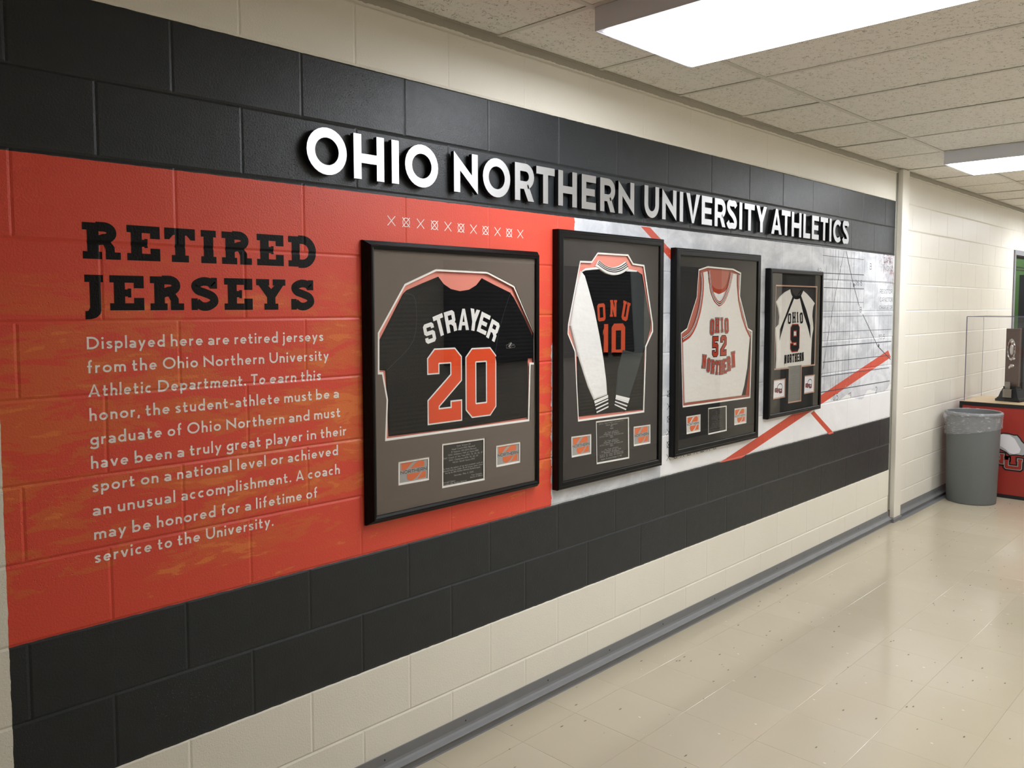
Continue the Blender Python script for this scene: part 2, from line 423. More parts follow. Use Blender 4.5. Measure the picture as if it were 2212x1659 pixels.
def slab(ch, W, t):
    """heavy slab serif capitals (t = slab height, stems 1.45 t)"""
    s = t * 1.42; P = lambda *p: ('p', list(p)); q = t * .95
    Rct = lambda x0, y0, x1, y1: ('p', [(x0, y0), (x1, y0), (x1, y1), (x0, y1)])
    S = lambda p, w_, c=False: ('s', p, c, w_)
    x0 = .12 * W + 0.0
    if ch == 'I': return [Rct(W / 2 - s / 2, 0, W / 2 + s / 2, 1), Rct(0, 0, W, q), Rct(0, 1 - q, W, 1)]
    if ch == 'T': return [Rct(W / 2 - s / 2, 0, W / 2 + s / 2, 1), Rct(W * .22, 0, W * .78, q), Rct(0, 1 - q, W, 1), Rct(0, .66, W * .16, 1), Rct(W * .84, .66, W, 1), P((W * .15, 1), (W * .15, .66), (W * .29, 1 - q + .01)), P((W * .85, 1), (W * .85, .66), (W * .71, 1 - q + .01))]
    if ch == 'E': return [Rct(x0, 0, x0 + s, 1), Rct(0, 0, W * .75, q), Rct(0, 1 - q, W * .75, 1), Rct(W * .7, 0, W, .36), Rct(W * .7, .64, W, 1), Rct(x0, .40, W * .62, .60), Rct(W * .52, .37, W * .62, .63)]
    if ch == 'D': return [Rct(x0, 0, x0 + s, 1), Rct(0, 0, W * .5, q), Rct(0, 1 - q, W * .5, 1), S([(W * .35, 1 - q / 2)] + arc(W * .5, .5, W * .5 - s / 2, .5 - q / 2, 90, -90, 16) + [(W * .35, q / 2)], s * .92)]
    if ch == 'R': return [Rct(x0, 0, x0 + s, 1), Rct(0, 0, W * .5, q), Rct(0, 1 - q, W * .5, 1), S([(W * .35, 1 - q / 2)] + arc(W * .56, .735, W * .36 - s / 2, .265 - q / 2, 90, -90, 12) + [(W * .35, .47 + q * .1)], s * .86), P((W * .42, .54), (W * .74, .50), (W * .84, .34), (W * .84, 0), (W * .60, 0), (W * .60, .28), (W * .54, .40), (W * .42, .42)), Rct(W * .60, 0, W, q)]
    if ch == 'J': return [Rct(W * .26, .02, W * .26 + s, 1), Rct(0, 1 - q, W, 1), P((W * .26, .3), (W * .26 + s, .3), (W * .26 + s, 0), (W * .26 + s * .9, -.10), (W * .26 + s * .55, -.20), (W * .26 + s * .1, -.245), (0, -.25), (0, -.02), (W * .16, -.01), (W * .26, .08))]
    if ch == 'Y': return [Rct(W / 2 - s / 2, 0, W / 2 + s / 2, .45), Rct(W * .26, 0, W * .74, q), Rct(0, 1 - q, W * .44, 1), Rct(W * .56, 1 - q, W, 1), P((W * .08, 1 - q), (W * .40, 1 - q), (W * .56, .62), (W * .64, .40), (W * .36, .40)), P((W * .92, 1 - q), (W * .62, 1 - q), (W * .44, .62), (W * .36, .40), (W * .64, .40))]
    if ch == 'S': return [S(spl([(W * .80, .74), (W * .66, .86), (W * .42, .875), (W * .20, .76), (W * .27, .61), (W * .50, .53), (W * .76, .42), (W * .82, .25), (W * .62, .12), (W * .40, .12), (W * .22, .24)], 5), s * .86), Rct(W * .72, .66, W * .93, 1), Rct(W * .05, 0, W * .26, .36)]
    return []

def glyph_polys(items, t, grow=0.0):
    out = []
    for it in items:
        if it[0] == 's':
            w_ = (it[3] or t) + 2 * grow
            out += stroke(it[1], w_, it[2], ext=grow)
        else:
            p = it[1]
            if grow: p = offs(p, -grow)
            out.append(p)
    return out

def place(polys, x, z, sx, sz, rot=0.0, shear=0.0):
    c, s_ = math.cos(rot), math.sin(rot)
    r = []
    for p in polys:
        q = []
        for a, b in p:
            a, b = a * sx, b * sz
            q.append((x + a * c - b * s_, z + a * s_ + b * c))
        r.append(q)
    return r

def word(text, x0, x1, z, cap, t, font=sans, widths=SANS_W, gap=.17, space=.34):
    """lay a word out exactly between x0 and x1"""
    ws = [widths.get(ch, .6) if ch != ' ' else space for ch in text]
    nat = sum(ws) + gap * (len(text) - 1)
    k = (x1 - x0) / cap / nat
    x = x0; out = []
    for ch, w_ in zip(text, ws):
        W = w_ * k
        if ch in 'ilI.,1' and ch != ' ': W = w_ * min(k, 1.0) if ch in 'il.,I' else W
        Wslot = w_ * k
        if ch != ' ': out += place(glyph_polys(font(ch, W, t), t), x + (Wslot - W) / 2 * cap, z, cap, cap)
        x += (Wslot + gap * k) * cap
    return out

def flat_polys(mb, polys, y, eps=-2e-5, mi=0):
    for i, p in enumerate(polys):
        yy = y + eps * (i % 7)
        if len(p) == 4 or len(p) == 3: mb.face([(a, yy, b) for a, b in p], mi)
        else: fill(mb, [p], yy, mi)

def lettering(name, polys, y, mat, parent):
    mb = MB(); flat_polys(mb, polys, y)
    o = link(name, mb.mesh(name, fix=False), mat, parent)
    return o

# ---- measured layout (metres, on the wall)
SIGN=[('O',0.4083,0.5567),('H',0.584,0.7063),('I',0.7372,0.77),('O',0.7958,0.9451),('N',1.021,1.1403),('O',1.1667,1.3139),('R',1.3402,1.4505),('T',1.4644,1.5754),('H',1.5985,1.7189),('E',1.7512,1.848),('R',1.8781,1.9859),('N',2.0107,2.1305),('U',2.2115,2.3308),('N',2.358,2.4809),('I',2.5095,2.5421),('V',2.5683,2.6964),('E',2.7144,2.8158),('R',2.8417,2.9539),('S',2.9665,3.0732),('I',3.0972,3.1324),('T',3.1561,3.2696),('Y',3.2889,3.413),('A',3.4698,3.5992),('T',3.5975,3.71),('H',3.7276,3.8574),('L',3.8849,3.9816),('E',4.0053,4.1044),('T',4.1289,4.2396),('I',4.261,4.2971),('C',4.3221,4.4558),('S',4.4721,4.5733)]
PAR=[(1.5445,[('Displayed',-0.2421,-0.0388),('here',-0.0219,0.0708),('are',0.0866,0.1513),('retired',0.1679,0.3104),('jerseys',0.3233,0.4736)]),(1.4822,[('from',-0.2432,-0.1456),('the',-0.1294,-0.0625),('Ohio',-0.0459,0.0546),('Northern',0.0714,0.2631),('University',0.2809,0.4924)]),(1.42,[('Athletic',-0.2425,-0.0784),('Department.',-0.0606,0.2023),('To',0.2181,0.2654),('earn',0.2807,0.3728),('this',0.389,0.4635)]),(1.357,[('honor,',-0.2417,-0.1121),('the',-0.097,-0.0304),('student-athlete',-0.0144,0.3122),('must',0.3284,0.4276),('be',0.4427,0.4931),('a',0.5089,0.5292)]),(1.2937,[('graduate',-0.2419,-0.0543),('of',-0.0381,0.0022),('Ohio',0.0186,0.1193),('Northern',0.1363,0.3275),('and',0.3434,0.4174),('must',0.4344,0.5341)]),(1.231,[('have',-0.2419,-0.1469),('been',-0.1299,-0.0287),('a',-0.0124,0.0073),('truly',0.0239,0.1193),('great',0.1357,0.2455),('player',0.2632,0.3903),('in',0.4065,0.4407),('their',0.4573,0.556)]),(1.1687,[('sport',-0.2409,-0.1317),('on',-0.1152,-0.0673),('a',-0.0509,-0.0313),('national',-0.0142,0.1494),('level',0.168,0.2611),('or',0.279,0.3208),('achieved',0.337,0.5226)]),(1.1059,[('an',-0.2417,-0.1952),('unusual',-0.178,-0.0215),('accomplishment.',-0.0039,0.3476),('A',0.3645,0.3927),('coach',0.4084,0.5284)]),(1.0421,[('may',-0.2403,-0.1581),('be',-0.1419,-0.0922),('honored',-0.0751,0.0962),('for',0.1145,0.1726),('a',0.1891,0.2089),('lifetime',0.2257,0.3843),('of',0.4007,0.4416)]),(0.9796,[('service',-0.2411,-0.0913),('to',-0.0745,-0.0343),('the',-0.0182,0.0477),('University.',0.0658,0.2829)])]
RET=[('R',-0.2442,-0.1495),('E',-0.1325,-0.0442),('T',-0.0314,0.0556),('I',0.0726,0.118),('R',0.1353,0.2296),('E',0.2466,0.3363),('D',0.3524,0.4528)]
JER=[('J',-0.2428,-0.1965),('E',-0.1806,-0.0916),('R',-0.0748,0.0189),('S',0.0359,0.1242),('E',0.1398,0.2292),('Y',0.2418,0.3402),('S',0.3552,0.4457)]
XO=[(0.753,1.9475),(0.8174,1.9465),(0.8822,1.9464),(0.947,1.9455),(1.0116,1.9453),(1.0757,1.9442),(1.1398,1.9439),(1.2034,1.9432),(1.2677,1.943),(1.3322,1.9424),(1.396,1.9422)]
FR=[(0.6246,1.4871,0.9148,1.8751,0.6648,1.4552,0.9534,1.8255),(1.5906,2.3661,0.8809,1.9738,1.6366,2.3309,0.9219,1.9256),(2.4721,3.3397,0.9048,1.9412,2.5108,3.2942,0.9463,1.8944),(3.4544,4.1711,0.9975,1.8726,3.4935,4.1444,1.0315,1.8373)]
F1open=[(0.6738,1.5664),(0.7908,1.7327),(0.9359,1.789),(1.1946,1.7869),(1.3421,1.7359),(1.4629,1.5478),(1.463,1.419),(1.4358,1.4204),(1.4281,1.1914),(0.699,1.1956),(0.7071,1.3368),(0.6892,1.4248),(0.6717,1.4258)]
F1jer=[(0.6723,1.5175),(0.7912,1.6985),(0.8074,1.7112),(0.8772,1.7364),(0.9537,1.7619),(0.9795,1.7364),(1.0146,1.7185),(1.0595,1.7112),(1.1054,1.7171),(1.1429,1.7347),(1.1716,1.7618),(1.2394,1.7377),(1.3247,1.7095),(1.3452,1.6898),(1.4027,1.6143),(1.4652,1.5182),(1.4641,1.4445),(1.4261,1.4463),(1.4216,1.2062),(1.0464,1.2034),(0.7216,1.2086),(0.7177,1.323),(0.7116,1.4367),(0.6765,1.4406)]
F1cards=[[(0.7558,1.1166),(0.8983,1.1162),(0.8966,1.0314),(0.7547,1.0333)],[(0.9575,1.1557),(1.1759,1.1531),(1.1751,0.9889),(0.9559,0.9916)],[(1.2357,1.115),(1.3745,1.1142),(1.3743,1.0298),(1.2354,1.0296)]]
F1name=[('S',[(0.8966,1.5947),(0.9136,1.5257)]),('T',[(0.942,1.6239),(0.9655,1.5496)]),('R',[(0.997,1.638),(1.0141,1.5616)]),('A',[(1.0708,1.6463),(1.0702,1.5671)]),('Y',[(1.131,1.6441),(1.1174,1.564)]),('E',[(1.1881,1.6267),(1.1608,1.5535)]),('R',[(1.2417,1.597),(1.209,1.528)])]
F1num=[('2',[(0.8981,1.4964),(1.0606,1.5034),(1.0522,1.235),(0.8953,1.2329)]),('0',[(1.0835,1.4925),(1.2383,1.497),(1.2353,1.2402),(1.0817,1.2375)])]
F1fold=[[(1.3226,1.7095),(1.2817,1.6225),(1.2514,1.5387),(1.2342,1.4621)],[(1.2342,1.4621),(1.3478,1.47),(1.4597,1.4779)],[(0.7976,1.7016),(0.8418,1.6768),(0.832,1.5372),(0.7116,1.4356)]]
F1logo=[(1.2965,1.4913),(1.3479,1.5146)]
F2open=[(1.7448,1.8498),(1.825,1.8507),(1.8669,1.8909),(2.0942,1.8922),(2.1337,1.8533),(2.2218,1.8487),(2.2976,1.5695),(2.2982,1.5336),(2.2438,1.4636),(2.2306,1.1526),(1.735,1.158),(1.7109,1.4612),(1.663,1.5388),(1.6661,1.5797)]
F2body=[(1.7672,1.8058),(1.7923,1.8159),(1.8775,1.8245),(1.8955,1.8118),(1.9317,1.7996),(1.9932,1.7938),(2.056,1.8053),(2.0943,1.8193),(2.173,1.8186),(2.2134,1.8042),(2.2854,1.5776),(2.2831,1.5458),(2.2349,1.4439),(2.2266,1.166),(1.7422,1.1786),(1.7374,1.4491),(1.701,1.5577)]
F2sleeveL=[(1.7598,1.8076),(1.785,1.7868),(1.8119,1.7297),(1.8535,1.6353),(1.8901,1.5244),(1.9213,1.4117),(1.9404,1.3206),(1.9472,1.2561),(1.847,1.2394),(1.8031,1.304),(1.7449,1.4202),(1.6848,1.5723),(1.7044,1.6573),(1.7263,1.7356)]
F2cuffL=[(1.847,1.2394),(1.9471,1.2583),(1.9515,1.1929),(1.8689,1.175)]
F2sleeveR=[(2.112,1.8159),(2.1672,1.8183),(2.2022,1.8038),(2.2403,1.6965),(2.2794,1.5778),(2.2744,1.5421),(2.2236,1.4446),(2.1776,1.3444),(2.1128,1.2299),(2.0058,1.2523),(2.021,1.3688),(2.0582,1.4587),(2.143,1.4439),(2.1496,1.4475),(2.1271,1.6572)]
F2cuffR=[(2.007,1.2537),(2.1128,1.2299),(2.0783,1.1683),(1.9937,1.2013)]
F2shoulder=[[(1.7577,1.8033),(1.7873,1.8185),(1.8783,1.8273),(1.8903,1.8174),(1.7873,1.8085),(1.7623,1.8006)],[(2.0823,1.8264),(2.1673,1.8199),(2.1648,1.8121),(2.0825,1.8135)]]
F2collar=[[(1.8779,1.8579),(1.9188,1.8382),(1.9615,1.83),(1.9986,1.8312),(2.0361,1.8408),(2.0741,1.858)],[(1.8557,1.8287),(1.889,1.8151),(1.9313,1.7995),(1.9866,1.7928),(2.0429,1.801),(2.1003,1.8239)]]
F2onu=[('O',[(1.8965,1.6668),(1.9031,1.5892)]),('N',[(1.988,1.6828),(1.9875,1.6076)]),('U',[(2.0907,1.6748),(2.0685,1.59)])]
F2num=[('1',[(1.9093,1.5743),(1.9495,1.5766),(1.9447,1.4269),(1.9142,1.4253)]),('0',[(1.9741,1.5762),(2.079,1.5776),(2.0756,1.4272),(1.9756,1.427)])]
F2hem=[(1.9032,1.4533),(2.1834,1.4397),(2.1865,1.4105),(1.9095,1.4232)]
F2cards=[[(1.6903,1.0983),(1.8291,1.0951),(1.8298,1.0058),(1.6929,1.0069)],[(1.8596,1.1476),(2.1086,1.1436),(2.1136,0.9478),(1.8659,0.9539)],[(2.1436,1.0938),(2.2828,1.0905),(2.2842,0.9981),(2.1461,1.0004)]]
F3open=[(2.6968,1.8425),(2.7867,1.8615),(3.0502,1.8572),(3.1373,1.8376),(3.1292,1.7108),(3.224,1.5331),(3.2748,1.5168),(3.264,1.1381),(2.562,1.1462),(2.538,1.5227),(2.594,1.5454),(2.6806,1.7001)]
F3jer=[(2.7534,1.829),(2.7962,1.8359),(2.8084,1.7825),(2.8233,1.7332),(2.8589,1.6835),(2.9155,1.6549),(2.9718,1.6767),(3.0137,1.7282),(3.0411,1.7873),(3.0589,1.8319),(3.099,1.8293),(3.1009,1.7663),(3.1185,1.6846),(3.1592,1.5946),(3.2075,1.5257),(3.256,1.4772),(3.2457,1.4101),(3.2333,1.3109),(3.2023,1.2132),(3.1732,1.158),(2.5927,1.1652),(2.5807,1.3116),(2.5698,1.4718),(2.6367,1.496),(2.694,1.5468),(2.7318,1.6199),(2.7562,1.7112)]
F3neck=[(2.8015,1.8375),(2.8111,1.7826),(2.826,1.7332),(2.8631,1.6836),(2.9155,1.6578),(2.9674,1.6796),(3.0064,1.7296),(3.0338,1.7872),(3.0471,1.833)]
F3armL=[(2.7401,1.8273),(2.7505,1.7813),(2.7456,1.7112),(2.7249,1.634),(2.6871,1.5609),(2.6364,1.5098),(2.5671,1.4828)]
F3armR=[(3.1096,1.8259),(3.1114,1.7665),(3.126,1.6847),(3.1668,1.5945),(3.2104,1.5333),(3.2589,1.4848)]
F3back=[(2.8096,1.8251),(2.8276,1.7617),(2.8628,1.7301),(2.919,1.7178),(2.9756,1.7314),(3.0178,1.7686),(3.0452,1.8316),(3.0414,1.7138),(2.9699,1.6767),(2.9206,1.6621),(2.8642,1.68),(2.8217,1.7261)]
F3backtrim=[(2.8129,1.804),(2.8302,1.7688),(2.8667,1.7423),(2.9186,1.7337),(2.9752,1.7438),(3.0133,1.7759),(3.0383,1.8167)]
F3side=[[(3.2497,1.4774),(3.2638,1.477),(3.2609,1.3326),(3.2196,1.1582),(3.1732,1.158),(3.2096,1.228),(3.2373,1.3337)],[(3.2656,1.4247),(3.2795,1.1551),(3.2196,1.1582),(3.2545,1.2867)]]
F3ohio=[('O',[(2.8443,1.5848),(2.8422,1.5061)]),('H',[(2.8955,1.5914),(2.8948,1.5163)]),('I',[(2.9421,1.5909),(2.947,1.518)]),('O',[(2.9896,1.5875),(2.9946,1.5118)])]
F3north=[('N',[(2.7713,1.4014),(2.7648,1.3348)]),('O',[(2.8166,1.3822),(2.8088,1.3124)]),('R',[(2.8596,1.3709),(2.8531,1.3012)]),('T',[(2.9017,1.3653),(2.8951,1.2943)]),('H',[(2.9413,1.3648),(2.9405,1.2916)]),('E',[(2.9799,1.3704),(2.9835,1.295)]),('R',[(3.0203,1.3818),(3.0269,1.3058)]),('N',[(3.0652,1.4059),(3.0736,1.3234)])]
F3num=[('5',[(2.848,1.4937),(2.9066,1.4958),(2.9094,1.3904),(2.8508,1.3879)]),('2',[(2.9306,1.4966),(2.9921,1.4979),(2.9952,1.3918),(2.9335,1.3915)])]
F3cards=[[(2.5973,1.0978),(2.7358,1.0966),(2.7366,1.0059),(2.6018,1.006)],[(2.8082,1.1222),(3.0018,1.1191),(3.0059,0.98),(2.8118,0.9795)],[(3.0838,1.0946),(3.2231,1.0914),(3.223,1.0004),(3.0836,1.0018)]]
F4open=[(3.5455,1.7794),(4.1107,1.7801),(4.1033,1.2791),(3.913,1.2784),(3.9143,1.0659),(3.7305,1.0671),(3.7309,1.2777),(3.5425,1.2804)]
F4jer=[(3.7523,1.7562),(3.7651,1.7383),(3.7779,1.7233),(3.8013,1.7132),(3.8287,1.7097),(3.856,1.7136),(3.8802,1.7273),(3.8963,1.7398),(3.911,1.7553),(3.9785,1.7314),(4.0373,1.7037),(4.0944,1.6724),(4.0733,1.6534),(4.0631,1.6219),(4.0603,1.5904),(4.0742,1.5459),(4.0802,1.5141),(4.0636,1.4638),(4.0588,1.4132),(4.0546,1.3499),(4.0536,1.2801),(3.9288,1.2791),(3.7501,1.2807),(3.58,1.281),(3.5866,1.3401),(3.5805,1.4293),(3.564,1.5243),(3.6077,1.5472),(3.6151,1.5886),(3.5975,1.642),(3.5668,1.6773),(3.614,1.7099),(3.6777,1.7373)]
F4stripe=[[(3.78,1.719),(3.8033,1.7114),(3.7204,1.6116),(3.6703,1.5521),(3.6134,1.452),(3.6159,1.5174),(3.6816,1.5939)],[(3.8647,1.7161),(3.8823,1.7261),(3.9669,1.6286),(4.0259,1.5341),(4.0357,1.4519),(3.9934,1.5221),(3.9253,1.6102)]]
F4collar=[(3.7502,1.7561),(3.7716,1.7262),(3.7993,1.7095),(3.8267,1.706),(3.8581,1.7099),(3.8809,1.7261),(3.9088,1.7553)]
F4ohio=[('O',[(3.737,1.6115),(3.737,1.5481)]),('H',[(3.7958,1.619),(3.7987,1.5532)]),('I',[(3.8422,1.6187),(3.8492,1.5543)]),('O',[(3.8922,1.6147),(3.9036,1.5486)])]
F4num=[('9',[(3.7547,1.5418),(3.8705,1.5417),(3.8751,1.3793),(3.7617,1.3807)])]
F4north=[('N',[(3.6945,1.3623),(3.6927,1.311)]),('O',[(3.7289,1.3638),(3.7298,1.3122)]),('R',[(3.7623,1.3654),(3.7646,1.3129)]),('T',[(3.7961,1.3659),(3.7984,1.3131)]),('H',[(3.8288,1.367),(3.8325,1.3139)]),('E',[(3.8604,1.3675),(3.8656,1.3147)]),('R',[(3.8923,1.368),(3.8976,1.315)]),('N',[(3.9245,1.3692),(3.9312,1.3159)])]
F4cards=[[(3.541,1.2214),(3.696,1.2234),(3.6942,1.1084),(3.5367,1.1074)],[(3.9523,1.223),(4.1032,1.2221),(4.1,1.1082),(3.9478,1.1071)]]
STR=[[(2.2577,2.0261),(2.3402,2.024),(2.469,1.9356),(2.4679,1.9039)],[(2.969,0.8072),(5.4145,1.3234),(5.4755,1.2685),(3.2077,0.8007)],[(4.0985,0.9717),(4.1459,0.9822),(4.4642,0.8029),(4.39,0.8018)]]
GV=[(4.2372,1.9571),(4.284,1.959),(4.3409,1.9613),(4.3948,1.9634),(4.4278,1.9647),(4.477,1.9667),(4.5109,1.9681),(4.5774,1.9707),(4.6803,1.9748),(4.8183,1.9804),(4.9167,1.9843),(5.1208,1.9925)]
GH=[[(4.2454,1.9794),(4.9059,1.9796)],[(4.2606,1.8673),(4.9128,1.8727)],[(4.2719,1.8305),(5.4676,1.8322)],[(4.2711,1.7742),(4.9192,1.7748)],[(4.2702,1.683),(4.9186,1.6808)],[(4.2753,1.5859),(5.471,1.5836)],[(4.2712,1.484),(5.4737,1.4801)],[(4.2667,1.3907),(5.4754,1.3893)],[(4.2814,1.2899),(5.4377,1.2841)],[(4.2674,1.1968),(5.4446,1.1912)],[(4.2538,1.0949),(5.4647,1.0905)]]
GL=[[(4.5946,2.0249),(4.7285,1.8048),(4.8433,1.6532)],[(4.9084,1.5971),(5.2045,1.3617),(5.4704,1.2521)],[(4.5641,2.0234),(4.44,1.7468),(4.3222,1.4169),(4.2576,1.203)]]
GT=[('36.8',[(4.7588,1.7969),(4.8844,1.7991),(4.7564,1.8365)]),('B',[(5.0156,1.9145),(5.0521,1.9156),(5.0127,1.9578)]),('B',[(4.8525,1.6104),(4.8877,1.6102),(4.8501,1.6489)]),('10.5',[(5.2202,1.4107),(5.3414,1.4117),(5.2177,1.4467)]),('0.5',[(4.4366,1.0235),(4.5205,1.0207),(4.4341,1.0706)]),('1',[(4.6958,1.0191),(4.7339,1.0177),(4.6934,1.0593)]),('2',[(5.1809,1.0161),(5.2167,1.0152),(5.1775,1.066)]),('RESISTOR',[(5.2205,1.7469),(5.4738,1.7496),(5.2183,1.7781)]),('CAPACITOR',[(5.2248,1.6861),(5.4781,1.6925),(5.2225,1.7183)]),('CHARGE OF',[(5.2167,1.6306),(5.4777,1.6298),(5.2147,1.6593)]),('CAPACI',[(5.2767,1.9718),(5.4666,1.9789),(5.2738,2.012)]),('IN DISC',[(5.2808,1.9137),(5.4711,1.9195),(5.2783,1.9495)]),('40',[(4.1493,1.8759),(4.2097,1.8777),(4.1482,1.8976)])]
XV=[(2.4619,1.0951),(2.4615,1.0321),(2.4627,0.9674),(2.4656,1.0933),(2.4642,1.0297),(2.4666,0.9666),(2.4656,0.9038)]
STRIPE_B=[[(2.969, 0.8072), (5.4145, 1.3234), (5.4755, 1.2685), (3.2077, 0.8007)]]
STRIPE_C=[[(4.0985, 0.9717), (4.1459, 0.9822), (4.4642, 0.8029), (4.39, 0.8018)]]

# ================================================================== materials
BH, BW = 0.2032, 0.4064            # block course height and block length
GW1, GW2, GD1, GD2 = 0.0025, 0.0065, 0.0028, 0.0017
XL, XR = -0.447, 5.497             # painted mural from left edge to the pilaster
ZB0, ZB1, ZR0, ZR1, ZT = 0.4064, 0.8128, 0.8128, 2.0315, 2.4384
CREAM = srgb(229, 221, 200)

def paint_bump(n, P, strength=0.6):
    """orange-peel roller texture plus the pitted faces some blocks have"""
    a = n.noise(P, 170, 3, 0.55)
    b = n.noise(P, 520, 2, 0.5)
    big = n.noise(P, 7, 2, 0.5)
    h = n.add(n.mul(a, 0.7), n.mul(b, 0.3))
    pv = n.voro(n.scale(P, (1, 1, 1.6)), 95)
    gate = n.step(n.noise(n.scale(P, (1, 1, 1), (3.1, 0, 7.7)), 2.1, 2, 0.5), 0.50, 0.66)
    pit = n.mul(n.step(pv, 0.22, 0.05), gate)
    hh = n.sub(n.add(h, n.mul(big, 1.2)), n.mul(pit, 1.3))
    return n.bump(hh, strength, 0.0022)

def mat_mural():
    mm, n = new_mat('painted_block_mural')
    P, x, y, z = n.pos()
    wob = n.mul(n.sub(n.noise(P, 28, 2), 0.5), 0.006)
    xe = n.add(x, wob); ze = n.add(z, n.mul(wob, 0.6))
    # --- cream
    cream = n.mix(n.noise(P, 3, 2), srgb(227, 222, 208), srgb(233, 228, 215))
    # --- charcoal
    dark = n.mix(n.noise(P, 14, 3), srgb(30, 34, 37), srgb(40, 44, 47))
    # --- red with dry-brushed orange drags
    st = n.scale(P, (1.0, 1.0, 3.6))
    b1 = n.noise(st, 2.6, 7, 0.62, 0.8)
    b2 = n.noise(n.scale(P, (1, 1, 4.5), (5, 0, 2)), 6.5, 6, 0.65, 0.5)
    lowz = n.step(z, 1.86, 1.52)
    k = n.add(b1, n.mul(n.sub(b2, 0.5), 0.55))
    om = n.mul(n.step(k, 0.485, 0.53), n.add(n.mul(lowz, 0.92), 0.06))
    om = n.mul(om, n.step(z, 0.83, 1.0))
    om2 = n.mul(n.step(n.add(k, n.mul(n.sub(n.noise(st, 11, 4), .5), .3)), 0.60, 0.64), lowz)
    red = n.mix(n.noise(P, 1.5, 2), srgb(216, 74, 56), srgb(224, 82, 62))
    red = n.mix(n.mul(om, 0.85), red, srgb(216, 102, 56))
    red = n.mix(n.mul(om2, 0.75), red, srgb(226, 124, 64))
    # --- worn pale concrete print
    g1 = n.noise(n.scale(P, (1, 1, 1.5)), 3.2, 8, 0.66, 0.4)
    g2 = n.noise(n.scale(P, (3, 1, 1), (2, 0, 1)), 9, 6, 0.7)
    grey = n.mix(n.step(g1, 0.38, 0.66), srgb(188, 191, 197), srgb(226, 228, 233))
    grey = n.mix(n.mul(n.step(g2, 0.60, 0.70), 0.45), grey, srgb(172, 175, 182))
    patch = n.gt(n.add(n.sub(x, n.mul(z, 1.0)), n.mul(n.sub(n.noise(P, 5, 5), .5), .9)), 3.72)
    grey = n.mix(n.mul(n.mul(patch, n.lt(z, 1.06)), 0.5), grey, srgb(204, 204, 210))
    lowp = n.mul(n.lt(n.add(z, n.mul(n.sub(n.noise(P, 4, 4), .5), .25)), 1.03), n.gt(x, 2.4))
    grey = n.mix(n.mul(lowp, 0.75), grey, srgb(244, 243, 243))
    rust = n.mul(n.step(n.noise(P, 26, 7, 0.7), 0.47, 0.60), n.mul(n.step(n.add(x, n.mul(z, .5)), 6.05, 6.42), n.step(z, 1.70, 1.95)))
    grey = n.mix(n.mul(rust, 0.8), grey, srgb(140, 72, 60))
    # --- torn edge between red and grey
    edge = n.add(1.585, n.mul(n.step(z, 1.45, 1.99), 0.147))
    jag = n.mul(n.sub(n.noise(n.scale(P, (1, 1, 1)), 22, 6, 0.7), 0.5), 0.045)
    isred = n.lt(n.add(x, jag), edge)
    mid = n.mix(isred, grey, red)
    # --- bands
    up = n.mul(n.gt(ze, ZR1), n.lt(ze, ZT)); lo = n.mul(n.gt(ze, ZB0), n.lt(ze, ZB1))
    band = n.add(up, lo)
    c = n.mix(band, mid, dark)
    inside = n.mul(n.mul(n.gt(xe, XL), n.lt(xe, XR)), n.mul(n.gt(ze, ZB0), n.lt(ze, ZT)))
    c = n.mix(inside, cream, c)
    rough = n.add(0.30, n.mul(n.noise(P, 30, 2), 0.14))
    n.done(n.bsdf(c, rough, 0, 0.36, paint_bump(n, P)))
    return mm

def mat_cream():
    mm, n = new_mat('cream_block_paint')
    P, x, y, z = n.pos()
    c = n.mix(n.noise(P, 3, 3), srgb(226, 221, 209), srgb(233, 228, 217))
    n.done(n.bsdf(c, n.add(0.26, n.mul(n.noise(P, 25, 2), 0.15)), 0, 0.5, paint_bump(n, P, 0.5)))
    return mm

def mat_print(name, col, rough=0.42):
    """painted lettering: shares the wall's roller texture"""
    mm, n = new_mat(name)
    P, x, y, z = n.pos()
    n.done(n.bsdf(n.mix(n.noise(P, 30, 2), tuple(c * .93 for c in col[:3]) + (1,), col), rough, 0, 0.16, paint_bump(n, P)))
    return mm

def mat_stripe():
    """orange-red stripes with chipped holes showing the wall"""
    mm, n = new_mat('chipped_stripe_print')
    P, x, y, z = n.pos()
    chip = n.step(n.noise(P, 42, 5, 0.6), 0.665, 0.685)
    c = n.mix(n.noise(P, 6, 3), srgb(196, 70, 50), srgb(208, 82, 60))
    c = n.mix(chip, c, srgb(214, 214, 216))
    n.done(n.bsdf(c, 0.4, 0, 0.45, paint_bump(n, P)))
    return mm

